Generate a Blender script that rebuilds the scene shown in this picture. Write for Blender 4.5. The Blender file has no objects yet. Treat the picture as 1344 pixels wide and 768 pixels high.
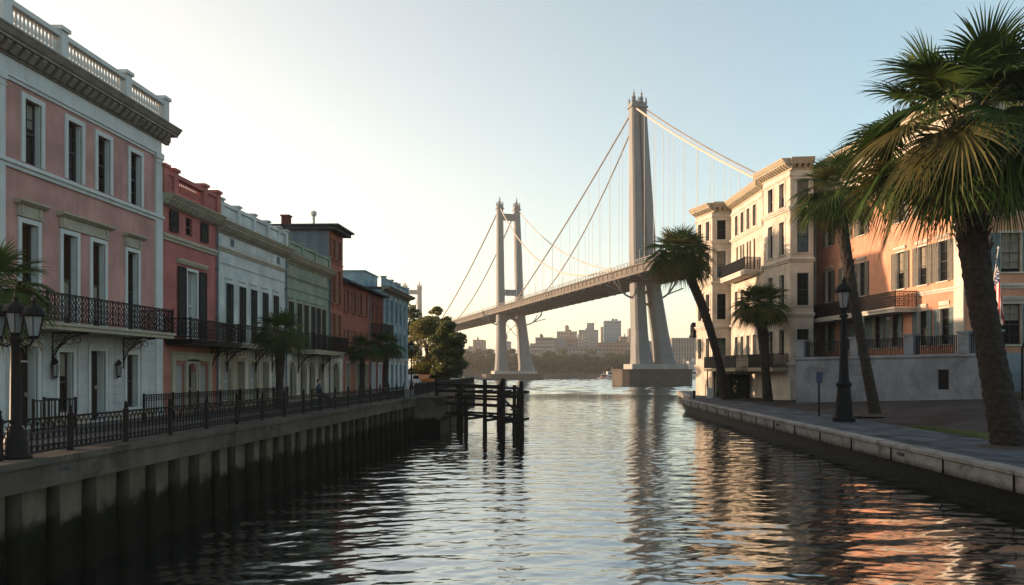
import bpy, math, random
import numpy as np
from mathutils import Vector, Matrix
R = math.radians
SC = bpy.context.scene
COL = SC.collection
PI = math.pi

# ------------------------------------------------------------------ camera
cam_d = bpy.data.cameras.new('camera')
cam = bpy.data.objects.new('camera', cam_d); COL.objects.link(cam)
cam.location = (0, 0, 4.0); cam.rotation_euler = (R(90), 0, 0)
cam_d.sensor_width = 36; cam_d.lens = 36*1050/1344
cam_d.shift_x = -78/1344; cam_d.shift_y = 104/1344
cam_d.clip_start = 0.1; cam_d.clip_end = 12000
SC.camera = cam

# ------------------------------------------------------------------ sky, sun, exposure
SUN_EL, SUN_AZ = 5.2, 76.0            # degrees above the horizon, degrees left of straight ahead
w = bpy.data.worlds.new('World'); SC.world = w; w.use_nodes = True
nt = w.node_tree
sky = nt.nodes.new('ShaderNodeTexSky'); sky.sky_type = 'NISHITA'; sky.sun_disc = False
sky.sun_elevation = R(SUN_EL); sky.sun_rotation = R(-SUN_AZ)
sky.air_density = 1.0; sky.dust_density = .6; sky.ozone_density = 1.5; sky.altitude = 0
gm_ = nt.nodes.new('ShaderNodeGamma'); gm_.inputs[1].default_value = .9
hs_ = nt.nodes.new('ShaderNodeHueSaturation'); hs_.inputs['Saturation'].default_value = .6
tn_ = nt.nodes.new('ShaderNodeMix'); tn_.data_type = 'RGBA'; tn_.blend_type = 'MULTIPLY'; tn_.inputs[0].default_value = 1; tn_.inputs[7].default_value = (1.12, 1.02, .91, 1)
nt.links.new(sky.outputs[0], gm_.inputs[0]); nt.links.new(gm_.outputs[0], hs_.inputs['Color']); nt.links.new(hs_.outputs[0], tn_.inputs[6])
# the air is creamier round the low sun, cooler away from it
ge_ = nt.nodes.new('ShaderNodeTexCoord'); dp_ = nt.nodes.new('ShaderNodeVectorMath'); dp_.operation = 'DOT_PRODUCT'
dp_.inputs[1].default_value = (-math.sin(R(SUN_AZ)), math.cos(R(SUN_AZ)), -.15); nt.links.new(ge_.outputs['Generated'], dp_.inputs[0])
mr_ = nt.nodes.new('ShaderNodeMapRange'); mr_.inputs['From Min'].default_value = -.15; mr_.inputs['From Max'].default_value = .62; nt.links.new(dp_.outputs['Value'], mr_.inputs[0])
t2_ = nt.nodes.new('ShaderNodeMix'); t2_.data_type = 'RGBA'; nt.links.new(mr_.outputs[0], t2_.inputs[0]); t2_.inputs[6].default_value = (.76, .91, .94, 1); t2_.inputs[7].default_value = (1.2, .99, .83, 1)
nt.links.new(t2_.outputs[2], tn_.inputs[7])
nt.links.new(tn_.outputs[2], nt.nodes['Background'].inputs[0])
nt.nodes['Background'].inputs[1].default_value = 0.15
sl = bpy.data.lights.new('sun', 'SUN'); sl.energy = 3.5; sl.angle = R(0.5); sl.color = (1.0, 0.68, 0.43)
sun = bpy.data.objects.new('sun', sl); COL.objects.link(sun)
sdir = Vector((-math.sin(R(SUN_AZ))*math.cos(R(SUN_EL)), math.cos(R(SUN_AZ))*math.cos(R(SUN_EL)), math.sin(R(SUN_EL))))
sun.rotation_euler = sdir.to_track_quat('Z', 'Y').to_euler()
SC.view_settings.view_transform = 'Standard'; SC.view_settings.look = 'None'
SC.view_settings.gamma = 1; SC.view_settings.use_curve_mapping = False
SC.view_settings.exposure = 1.85
SC.cycles.max_bounces = 6; SC.cycles.diffuse_bounces = 3; SC.cycles.glossy_bounces = 3
SC.cycles.transmission_bounces = 4; SC.cycles.volume_bounces = 0
SC.cycles.use_denoising = True
SC.cycles.caustics_reflective = False; SC.cycles.caustics_refractive = False

# ------------------------------------------------------------------ materials
def mat(name, col, rough=0.8, var=0.15, scale=1.5, bump=0.0, bscale=30, stretch=(1, 1, 1), col2=None, spec=0.3, metal=0.0, streak=0.0, grid=None, transl=0.0):
    m = bpy.data.materials.new(name); m.use_nodes = True
    n, l = m.node_tree.nodes, m.node_tree.links
    b = n['Principled BSDF']
    b.inputs['Roughness'].default_value = rough; b.inputs['Metallic'].default_value = metal
    b.inputs['Specular IOR Level'].default_value = spec
    tc = n.new('ShaderNodeTexCoord'); mp = n.new('ShaderNodeMapping'); mp.inputs['Scale'].default_value = stretch
    l.new(tc.outputs['Object'], mp.inputs[0])
    nz = n.new('ShaderNodeTexNoise'); nz.inputs['Scale'].default_value = scale; nz.inputs['Detail'].default_value = 6; nz.inputs['Roughness'].default_value = .6
    l.new(mp.outputs[0], nz.inputs[0])
    rp = n.new('ShaderNodeValToRGB')
    c2 = col2 or tuple(c*(1-var) for c in col); c1 = col if col2 else tuple(min(1, c*(1+var*.6)) for c in col)
    rp.color_ramp.elements[0].position = .35; rp.color_ramp.elements[1].position = .66
    rp.color_ramp.elements[0].color = (*c2, 1); rp.color_ramp.elements[1].color = (*c1, 1)
    l.new(nz.outputs[0], rp.inputs[0])
    out = rp.outputs[0]
    def mixc(fac, a, bcol, mode='MIX'):
        mx = n.new('ShaderNodeMix'); mx.data_type = 'RGBA'; mx.blend_type = mode
        if isinstance(fac, (int, float)): mx.inputs[0].default_value = fac
        else: l.new(fac, mx.inputs[0])
        l.new(a, mx.inputs[6])
        if isinstance(bcol, tuple): mx.inputs[7].default_value = (*bcol, 1)
        else: l.new(bcol, mx.inputs[7])
        return mx.outputs[2]
    if streak:       # rain streaks running down the wall
        mp2 = n.new('ShaderNodeMapping'); mp2.inputs['Scale'].default_value = (3.2, 3.2, .22)
        l.new(tc.outputs['Object'], mp2.inputs[0])
        nz2 = n.new('ShaderNodeTexNoise'); nz2.inputs['Scale'].default_value = 1.6; nz2.inputs['Detail'].default_value = 7; nz2.inputs['Roughness'].default_value = .7
        l.new(mp2.outputs[0], nz2.inputs[0])
        r2 = n.new('ShaderNodeValToRGB'); r2.color_ramp.elements[0].position = .5; r2.color_ramp.elements[1].position = .8
        l.new(nz2.outputs[0], r2.inputs[0])
        mm = n.new('ShaderNodeMath'); mm.operation = 'MULTIPLY'; mm.inputs[1].default_value = streak
        l.new(r2.outputs[0], mm.inputs[0])
        out = mixc(mm.outputs[0], out, tuple(c*.45 for c in col))
    hsrc = None
    if grid:         # brick / paving joints: (width, height, mortar, axis, depth)
        gw, gh, gm, ax, gd = grid
        sp = n.new('ShaderNodeSeparateXYZ'); l.new(tc.outputs['Object'], sp.inputs[0])
        cb = n.new('ShaderNodeCombineXYZ')
        if ax == 'wall':
            ad = n.new('ShaderNodeMath'); ad.operation = 'ADD'
            l.new(sp.outputs[0], ad.inputs[0]); l.new(sp.outputs[1], ad.inputs[1])
            l.new(ad.outputs[0], cb.inputs[0]); l.new(sp.outputs[2], cb.inputs[1])
        else:
            l.new(sp.outputs[1], cb.inputs[0]); l.new(sp.outputs[0], cb.inputs[1])
        br = n.new('ShaderNodeTexBrick'); br.inputs['Scale'].default_value = 1
        br.inputs['Brick Width'].default_value = gw; br.inputs['Row Height'].default_value = gh; br.inputs['Mortar Size'].default_value = gm
        br.inputs['Color1'].default_value = (1, 1, 1, 1); br.inputs['Color2'].default_value = (.78, .78, .78, 1); br.inputs['Mortar'].default_value = (.55, .55, .55, 1)
        l.new(cb.outputs[0], br.inputs[0])
        out = mixc(gd, out, br.outputs[0], 'MULTIPLY')
        hsrc = br.outputs[1]
    l.new(out, b.inputs['Base Color'])
    if bump:
        nb = n.new('ShaderNodeTexNoise'); nb.inputs['Scale'].default_value = bscale; nb.inputs['Detail'].default_value = 5
        l.new(mp.outputs[0], nb.inputs[0])
        bp = n.new('ShaderNodeBump'); bp.inputs['Strength'].default_value = bump; bp.inputs['Distance'].default_value = .05
        l.new(nb.outputs[0], bp.inputs['Height']); l.new(bp.outputs[0], b.inputs['Normal'])
    if transl:
        tr = n.new('ShaderNodeBsdfTranslucent'); l.new(out, tr.inputs[0])
        ms = n.new('ShaderNodeMixShader'); ms.inputs[0].default_value = transl
        l.new(b.outputs[0], ms.inputs[1]); l.new(tr.outputs[0], ms.inputs[2])
        l.new(ms.outputs[0], n['Material Output'].inputs[0])
    return m

M = {}
M['pink'] = mat('pink_stucco', (0.43, 0.225, 0.195), .9, .26, .7, .25, 40, streak=.6)
M['red'] = mat('red_stucco', (0.38, 0.145, 0.11), .9, .26, .7, .25, 40, streak=.3)
M['rose'] = mat('rose_stucco', (0.37, 0.12, 0.105), .9, .26, .7, .25, 40, streak=.3)
M['whitewall'] = mat('pale_wall', (0.49, 0.505, 0.49), .9, .26, .8, .25, 40, streak=.6)
M['groundwhite'] = mat('white_rusticated', (0.43, 0.43, 0.42), .9, .26, .8, .25, 40, streak=.6)
M['green'] = mat('sage_wall', (0.2232, 0.2666, 0.2046), .9, .26, .8, .25, 40, streak=.6)
M['brick'] = mat('orange_brick', (0.308, 0.1085, 0.0665), .9, .2, .9, .3, 30, streak=.25, grid=(.25, .085, .008, 'wall', .55))
M['brick2'] = mat('red_brick', (0.28, 0.0875, 0.0595), .9, .2, .9, .3, 30, streak=.25, grid=(.25, .085, .008, 'wall', .55))
M['darkbrick'] = mat('dark_red_brick', (0.136, 0.036, 0.032), .9, .2, .9, .3, 30, grid=(.25, .085, .008, 'wall', .5))
M['blue'] = mat('pale_blue_wall', (0.2356, 0.3286, 0.372), .9, .26, .8, .25, 40, streak=.5)
M['slate'] = mat('slate_cladding', (0.104, 0.136, 0.16), .8, .3, 2, .2, 30, stretch=(1, 1, .1))
M['trim'] = mat('white_trim', (0.5, 0.5, 0.485), .75, .08, 1.5, .12, 40, streak=.45)
M['creamtrim'] = mat('cream_trim', (0.3472, 0.3038, 0.2294), .8, .12, 1.5, .12, 40, streak=.6)
M['cornice'] = mat('weathered_cornice', (0.216, 0.186, 0.15), .85, .25, 2.5, .25, 30, streak=.5)
M['roof'] = mat('dark_roof', (.05, .052, .058), .8, .3, 3, .3, 20)
M['cream'] = mat('cream_stucco', (0.46, 0.405, 0.34), .9, .26, .6, .25, 30, streak=.45)
M['creampale'] = mat('pale_cream_stucco', (0.47, 0.43, 0.375), .9, .26, .6, .2, 30, streak=.2)
M['salmon'] = mat('salmon_stucco', (0.49, 0.245, 0.16), .9, .26, .5, .25, 30, streak=.45)
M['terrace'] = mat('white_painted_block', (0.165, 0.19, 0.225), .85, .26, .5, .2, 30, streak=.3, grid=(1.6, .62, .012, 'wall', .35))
M['iron'] = mat('black_iron', (0.008, 0.009, 0.011), .5, .2, 6, .1, 40, spec=.4)
M['shutter'] = mat('dark_green_shutter', (.014, .02, .02), .6, .3, 4, .1, 40)
M['shutterblue'] = mat('grey_teal_shutter', (.10, .14, .15), .7, .25, 4, .1, 40)
M['shuttertan'] = mat('grey_tan_shutter', (0.12, 0.114, 0.096), .7, .25, 4, .1, 40)
M['brickshutter'] = mat('rust_shutter', (.24, .10, .07), .7, .25, 4, .1, 40)
M['door'] = mat('black_door', (.012, .012, .013), .5, .2, 4, spec=.4)
M['brown'] = mat('brown_door', (.11, .065, .035), .6, .3, 4, .1, 30)
M['sash'] = mat('dark_sash', (.03, .032, .035), .5, .2, 5)
M['curtain'] = mat('curtain_cloth', (0.275, 0.265, 0.25), .9, .12, 4, .2, 12, stretch=(6, 6, .3))
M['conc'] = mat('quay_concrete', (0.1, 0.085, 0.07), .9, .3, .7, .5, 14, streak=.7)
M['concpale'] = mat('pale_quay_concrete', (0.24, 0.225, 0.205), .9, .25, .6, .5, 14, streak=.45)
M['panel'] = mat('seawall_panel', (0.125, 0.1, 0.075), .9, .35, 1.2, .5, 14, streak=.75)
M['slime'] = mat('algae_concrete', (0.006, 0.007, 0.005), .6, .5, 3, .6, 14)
M['pile'] = mat('wet_timber', (.032, .028, .02), .75, .5, 2.5, .5, 20, stretch=(3, 3, .4))
M['pilepale'] = mat('weathered_pile', (0.04, 0.033, 0.024), .85, .5, 1.6, .5, 20, stretch=(3, 3, .5))
M['jetty'] = mat('dark_jetty_timber', (.028, .024, .021), .85, .4, 3, .5, 20, stretch=(3, 3, .4))
M['walk'] = mat('walkway_slabs', (0.1, 0.11, 0.125), .85, .45, .8, .25, 20, grid=(2.4, 1.5, .035, 'floor', .9))
M['plaza'] = mat('plaza_paving', (0.055, 0.05, 0.05), .75, .45, .28, .3, 12, grid=(1.5, .75, .03, 'floor', .8))
M['sidewalk'] = mat('left_sidewalk', (0.1105, 0.1073, 0.104), .85, .25, .5, .25, 20, grid=(1.2, 1.2, .015, 'floor', .4))
M['dirt'] = mat('earth', (0.05, 0.042, 0.034), .95, .3, 1, .4, 10)
M['grass'] = mat('grass_green', (.085, .105, .03), .8, .4, 3, transl=.3)
M['steel'] = mat('pale_tower_paint', (0.16, 0.168, 0.175), .7, .1, .12, .1, 2, stretch=(1, 1, .3), streak=.6, grid=(3.2, 4.0, .06, 'wall', .35))
M['steelwarm'] = mat('deck_paint', (0.075, 0.066, 0.058), .7, .2, .1, .1, 2)
M['under'] = mat('deck_underside', (0.1, 0.09, 0.082), .85, .25, .15)
M['cable'] = mat('grey_cable', (.20, .18, .165), .6, .1, .5)
M['cablelit'] = mat('sunlit_cable', (0.42, 0.36, 0.29), .6, .1, .5)  # paler, warmer copy of the cable grey: sunlight put into the colour
M['hanger'] = mat('thin_hanger_paint', (.52, .50, .48), .6, .1, .5)
M['pier'] = mat('pier_masonry', (0.075, 0.062, 0.053), .9, .3, .3, .3, 3, streak=.5, grid=(2.2, .7, .05, 'wall', .6))
M['pierpale'] = mat('pier_plinth', (0.294, 0.294, 0.28), .9, .2, .3, .3, 3, streak=.4)
M['frond'] = mat('palm_frond', (0.048, 0.085, 0.016), .55, .45, 1.1, transl=.26, col2=(.014, .032, .007), spec=.15)
M['frondtip'] = mat('palm_frond_dry', (.13, .11, .03), .6, .3, 1.5, transl=.4, col2=(.06, .06, .02))
M['fronddead'] = mat('palm_frond_dead', (.16, .10, .05), .85, .3, 2, transl=.25)
M['trunk'] = mat('palm_trunk', (0.028, 0.021, 0.017), .95, .4, 3, .8, 12, stretch=(1, 1, 2.2))
M['bark'] = mat('tree_bark', (.085, .062, .045), .95, .3, 3, .7, 14)
M['leafa'] = mat('leaf_olive', (0.2, 0.18, 0.05), .7, .5, .8, transl=.55, col2=(.10, .10, .03))
M['leafb'] = mat('leaf_dark', (.13, .145, .05), .7, .5, .8, transl=.55, col2=(.065, .08, .03))
M['hedge'] = mat('hedge_leaf', (.035, .05, .018), .7, .5, 1.2, transl=.25)
M['farleaf'] = mat('far_leaf', (.06, .068, .034), .85, .5, .2, transl=.25)
M['blind'] = mat('window_blind', (.20, .175, .14), .9, .2, 3)
M['white'] = mat('white_paint', (0.525, 0.525, 0.518), .5, .06, 2)
M['redpaint'] = mat('red_paint', (.40, .06, .03), .45, .1, 2)
M['bluepaint'] = mat('navy_paint', (.02, .035, .09), .4, .1, 2)
M['cardark'] = mat('car_grey', (.06, .065, .07), .35, .1, 2, spec=.6)
M['carsilver'] = mat('car_silver', (.5, .5, .5), .3, .05, 2, spec=.6)
M['carorange'] = mat('car_orange', (.55, .16, .03), .35, .08, 2, spec=.6)
M['rubber'] = mat('rubber', (.015, .015, .015), .9, .1, 4)
M['flagred'] = mat('flag_red', (.42, .025, .03), .85, .1, 3, transl=.25)
M['flagwhite'] = mat('flag_white', (.68, .66, .64), .85, .06, 3, transl=.25)
M['flagblue'] = mat('flag_blue', (.02, .035, .12), .85, .1, 3, transl=.2)
M['skin'] = mat('skin', (.36, .20, .14), .6, .08, 6)
M['hair'] = mat('dark_hair', (.02, .014, .01), .7, .2, 20)
M['jacket'] = mat('navy_jacket', (.018, .028, .055), .9, .2, 8, .2, 60)
M['trousers'] = mat('dark_trousers', (.02, .02, .024), .9, .2, 8, .2, 60)
M['wood'] = mat('bench_wood', (.12, .08, .05), .7, .3, 3, .2, 20)
M['sea'] = mat('far_seawall', (.12, .115, .11), .95, .3, .15, streak=.4)
M['land'] = mat('far_land', (.07, .072, .045), .95, .4, .02)

def glass(name, col, rough=.06, spec=.5):
    m = bpy.data.materials.new(name); m.use_nodes = True
    n, l = m.node_tree.nodes, m.node_tree.links
    b = n['Principled BSDF']
    tc = n.new('ShaderNodeTexCoord'); nz = n.new('ShaderNodeTexNoise'); nz.inputs['Scale'].default_value = .9
    l.new(tc.outputs['Object'], nz.inputs[0])
    rp = n.new('ShaderNodeValToRGB'); rp.color_ramp.elements[0].color = (*[c*.5 for c in col], 1); rp.color_ramp.elements[1].color = (*col, 1)
    l.new(nz.outputs[0], rp.inputs[0]); l.new(rp.outputs[0], b.inputs['Base Color'])
    bp = n.new('ShaderNodeBump'); bp.inputs['Strength'].default_value = .08; l.new(nz.outputs[0], bp.inputs['Height']); l.new(bp.outputs[0], b.inputs['Normal'])
    b.inputs['Roughness'].default_value = rough; b.inputs['Specular IOR Level'].default_value = spec
    return m
M['glass'] = glass('window_glass', (0.006, 0.0065, 0.007), .1, .03)
M['glassbright'] = glass('window_glass_reflecting', (.012, .013, .014), .06, .4)
M['glasswarm'] = glass('window_glass_blinds', (0.03, 0.014, 0.006), .35, .02)
M['glassteal'] = glass('tower_glass', (.10, .22, .27), .15, .6)
M['lampglass'] = glass('frosted_lamp_glass', (0.252, 0.252, 0.264), .35, .5)

# far tower block walls: window grid in the wall's own coordinates
def citymat(name, col, wcol, sx=3.2, sz=3.4, wx=.55, wz=.5):
    m = bpy.data.materials.new(name); m.use_nodes = True
    n, l = m.node_tree.nodes, m.node_tree.links
    b = n['Principled BSDF']; b.inputs['Roughness'].default_value = .8
    tc = n.new('ShaderNodeTexCoord'); sp = n.new('ShaderNodeSeparateXYZ'); l.new(tc.outputs['Object'], sp.inputs[0])
    ad = n.new('ShaderNodeMath'); ad.operation = 'ADD'; l.new(sp.outputs[0], ad.inputs[0]); l.new(sp.outputs[1], ad.inputs[1])
    def fr(src, s, wd):
        a = n.new('ShaderNodeMath'); a.operation = 'DIVIDE'; a.inputs[1].default_value = s; l.new(src, a.inputs[0])
        f = n.new('ShaderNodeMath'); f.operation = 'FRACT'; l.new(a.outputs[0], f.inputs[0])
        c = n.new('ShaderNodeMath'); c.operation = 'LESS_THAN'; c.inputs[1].default_value = wd; l.new(f.outputs[0], c.inputs[0])
        return c.outputs[0]
    mu = n.new('ShaderNodeMath'); mu.operation = 'MULTIPLY'; l.new(fr(ad.outputs[0], sx, wx), mu.inputs[0]); l.new(fr(sp.outputs[2], sz, wz), mu.inputs[1])
    nz = n.new('ShaderNodeTexNoise'); nz.inputs['Scale'].default_value = .05; nz.inputs['Detail'].default_value = 6; l.new(tc.outputs['Object'], nz.inputs[0])
    rp = n.new('ShaderNodeValToRGB'); rp.color_ramp.elements[0].color = (*[c*.75 for c in col], 1); rp.color_ramp.elements[1].color = (*[min(1, c*1.15) for c in col], 1)
    l.new(nz.outputs[0], rp.inputs[0])
    mx = n.new('ShaderNodeMix'); mx.data_type = 'RGBA'; l.new(mu.outputs[0], mx.inputs[0]); l.new(rp.outputs[0], mx.inputs[6]); mx.inputs[7].default_value = (*wcol, 1)
    l.new(mx.outputs[2], b.inputs['Base Color'])
    return m

# ------------------------------------------------------------------ mesh builder
class MB:
    def __init__(s, M_=None): s.v = []; s.f = []; s.mi = []; s.M = M_; s.cur = 0
    def add(s, vs, fs):
        o = len(s.v)
        if s.M is not None: vs = [tuple(s.M @ Vector(p)) for p in vs]
        s.v.extend(vs); s.f.extend([tuple(i+o for i in f) for f in fs]); s.mi.extend([s.cur]*len(fs))
    def box(s, x0, y0, z0, x1, y1, z1):
        if x0 > x1: x0, x1 = x1, x0
        if y0 > y1: y0, y1 = y1, y0
        if z0 > z1: z0, z1 = z1, z0
        s.add([(x0,y0,z0),(x1,y0,z0),(x1,y1,z0),(x0,y1,z0),(x0,y0,z1),(x1,y0,z1),(x1,y1,z1),(x0,y1,z1)],
              [(0,3,2,1),(4,5,6,7),(0,1,5,4),(1,2,6,5),(2,3,7,6),(3,0,4,7)])
    def quad(s, a, b, c, d): s.add([a, b, c, d], [(0, 1, 2, 3)])
    def extrude_x(s, prof, x0, x1):      # prof: (y, z) outline
        n = len(prof)
        s.add([(x0, y, z) for y, z in prof]+[(x1, y, z) for y, z in prof],
              [(i, (i+1) % n, n+(i+1) % n, n+i) for i in range(n)]+[tuple(range(n-1, -1, -1)), tuple(range(n, 2*n))])
    def extrude_z(s, poly, z0, z1):
        n = len(poly)
        s.add([(x, y, z0) for x, y in poly]+[(x, y, z1) for x, y in poly],
              [(i, (i+1) % n, n+(i+1) % n, n+i) for i in range(n)]+[tuple(range(n-1, -1, -1)), tuple(range(n, 2*n))])
    def extrude_y(s, poly, y0, y1):      # poly: (x, z)
        n = len(poly)
        s.add([(x, y0, z) for x, z in poly]+[(x, y1, z) for x, z in poly],
              [(i, (i+1) % n, n+(i+1) % n, n+i) for i in range(n)]+[tuple(range(n-1, -1, -1)), tuple(range(n, 2*n))])
    def lathe(s, prof, n=10, cx=0, cy=0, cz=0, ph=0):
        vs = []
        for r, z in prof:
            for k in range(n):
                a = 2*PI*k/n+ph; vs.append((cx+r*math.cos(a), cy+r*math.sin(a), cz+z))
        fs = []
        for i in range(len(prof)-1):
            for k in range(n):
                fs.append((i*n+k, i*n+(k+1) % n, (i+1)*n+(k+1) % n, (i+1)*n+k))
        fs.append(tuple(range(n-1, -1, -1))); fs.append(tuple((len(prof)-1)*n+k for k in range(n)))
        s.add(vs, fs)
    def tube(s, pts, r, n=4, closed=False, r1=None, caps=True):
        P = [Vector(p) for p in pts]; m = len(P); vs = []; fs = []
        up = None
        for i in range(m):
            if closed: t = P[(i+1) % m]-P[i-1]
            else: t = P[min(i+1, m-1)]-P[max(i-1, 0)]
            t.normalize()
            if up is None:
                up = Vector((0, 1, 0)) if abs(t.y) < .8 else Vector((1, 0, 0))
            a = t.cross(up)
            if a.length < 1e-4: a = t.cross(Vector((0, 0, 1)) if abs(t.z) < .9 else Vector((1, 0, 0)))
            a.normalize(); b = a.cross(t); up = b if not closed else up
            if isinstance(r, (list, tuple)): rr = r[i]
            else: rr = r if r1 is None else r+(r1-r)*i/(m-1)
            for k in range(n):
                an = 2*PI*k/n+PI/4
                vs.append(tuple(P[i]+a*rr*math.cos(an)+b*rr*math.sin(an)))
        for i in range(m if closed else m-1):
            j = (i+1) % m
            for k in range(n): fs.append((i*n+k, i*n+(k+1) % n, j*n+(k+1) % n, j*n+k))
        if not closed and caps: fs.append(tuple(range(n-1, -1, -1))); fs.append(tuple((m-1)*n+k for k in range(n)))
        s.add(vs, fs)
    def ring(s, cx, z, r, t=.01, n=8, y=0, a0=0, a1=2*PI, rz=None):
        full = abs(a1-a0-2*PI) < 1e-6; k = n if full else n+1
        s.tube([(cx+r*math.cos(a0+(a1-a0)*i/n), y, z+(rz or r)*math.sin(a0+(a1-a0)*i/n)) for i in range(k)], t, 4, full)
    def build(s, name, m, parent=None, smooth=False, loc=None):
        me = bpy.data.meshes.new(name); me.from_pydata(s.v, [], s.f)
        for mm in (m if isinstance(m, (list, tuple)) else [m]): me.materials.append(mm)
        if any(s.mi): me.polygons.foreach_set('material_index', s.mi)
        if smooth: me.polygons.foreach_set('use_smooth', [True]*len(me.polygons))
        me.update()
        o = bpy.data.objects.new(name, me); COL.objects.link(o)
        if parent: o.parent = parent
        if loc: o.location = loc
        return o

def tag(o, label=None, cat=None, group=None, kind=None):
    if label: o['label'] = label
    if cat: o['category'] = cat
    if group: o['group'] = group
    if kind: o['kind'] = kind
    return o
def thing(name, label, cat, loc=(0, 0, 0), rz=0, group=None):
    o = bpy.data.objects.new(name, None); COL.objects.link(o); o.empty_display_size = .3
    o.location = loc; o.rotation_euler = (0, 0, rz)
    return tag(o, label, cat, group)
def kids(o): return [c for c in COL.objects if c.parent == o]
def tree_of(root):
    return [(c, kids(c)) for c in kids(root)]
def dup(root, tree, loc, rz=0, label=None, scale=1):
    r = root.copy(); COL.objects.link(r); r.location = loc; r.rotation_euler = (0, 0, rz)
    r.scale = (scale,)*3 if isinstance(scale, (int, float)) else scale
    if label: r['label'] = label
    for c, sub in tree:
        k = c.copy(); COL.objects.link(k); k.parent = r
        for g in sub:
            d = g.copy(); COL.objects.link(d); d.parent = k
    return r
def child_copy(o, parent, loc, rz=None):
    c = o.copy(); COL.objects.link(c); c.parent = parent; c.location = loc
    if rz is not None: c.rotation_euler = (0, 0, rz)
    return c
def struct(mb, name, m): return tag(mb.build(name, m), kind='structure')

def tideline(m, z0, zn, dark):
    """weed and algae climbing the wall to an uneven line above the water"""
    n, l = m.node_tree.nodes, m.node_tree.links; b = n['Principled BSDF']; src = b.inputs['Base Color'].links[0].from_socket
    tc = n.new('ShaderNodeTexCoord'); sp = n.new('ShaderNodeSeparateXYZ'); l.new(tc.outputs['Object'], sp.inputs[0])
    nz = n.new('ShaderNodeTexNoise'); nz.inputs['Scale'].default_value = 2.2; nz.inputs['Detail'].default_value = 6; l.new(tc.outputs['Object'], nz.inputs[0])
    a = n.new('ShaderNodeMath'); a.operation = 'MULTIPLY_ADD'; a.inputs[1].default_value = zn; l.new(nz.outputs[0], a.inputs[0]); l.new(sp.outputs[2], a.inputs[2])
    mr = n.new('ShaderNodeMapRange'); mr.inputs['From Min'].default_value = z0+zn*.5; mr.inputs['From Max'].default_value = z0+zn*.5+.22; l.new(a.outputs[0], mr.inputs[0])
    mx = n.new('ShaderNodeMix'); mx.data_type = 'RGBA'; l.new(mr.outputs[0], mx.inputs[0]); mx.inputs[6].default_value = (*dark, 1); l.new(src, mx.inputs[7]); l.new(mx.outputs[2], b.inputs['Base Color'])
tideline(M['panel'], 1.02, .7, (.009, .011, .006))
tideline(M['pilepale'], 1.1, .8, (.009, .010, .006))
for k, sc, am in (('walk', .5, .45), ('concpale', .9, .5), ('terrace', .35, .3), ('conc', .8, .45)):     # blotchy damp stains
    n, l = M[k].node_tree.nodes, M[k].node_tree.links; bb = n['Principled BSDF']; src = bb.inputs['Base Color'].links[0].from_socket
    tc = n.new('ShaderNodeTexCoord'); nz = n.new('ShaderNodeTexNoise'); nz.inputs['Scale'].default_value = sc; nz.inputs['Detail'].default_value = 9; nz.inputs['Roughness'].default_value = .72; nz.inputs['Distortion'].default_value = .6; l.new(tc.outputs['Object'], nz.inputs[0])
    rp = n.new('ShaderNodeValToRGB'); rp.color_ramp.elements[0].position = .52; rp.color_ramp.elements[1].position = .6; rp.color_ramp.elements[0].color = (1, 1, 1, 1); rp.color_ramp.elements[1].color = (1-am, 1-am, 1-am, 1); l.new(nz.outputs[0], rp.inputs[0])
    mx = n.new('ShaderNodeMix'); mx.data_type = 'RGBA'; mx.blend_type = 'MULTIPLY'; mx.inputs[0].default_value = 1; l.new(src, mx.inputs[6]); l.new(rp.outputs[0], mx.inputs[7]); l.new(mx.outputs[2], bb.inputs['Base Color'])
tideline(M['concpale'], .62, .3, (.05, .04, .03))

for k in ('slime', 'panel', 'pilepale', 'pile', 'jetty', 'iron', 'shutter', 'door', 'conc', 'walk', 'plaza', 'sidewalk', 'roof'):
    bb = M[k].node_tree.nodes['Principled BSDF']; bb.inputs['Specular IOR Level'].default_value = .06
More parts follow.
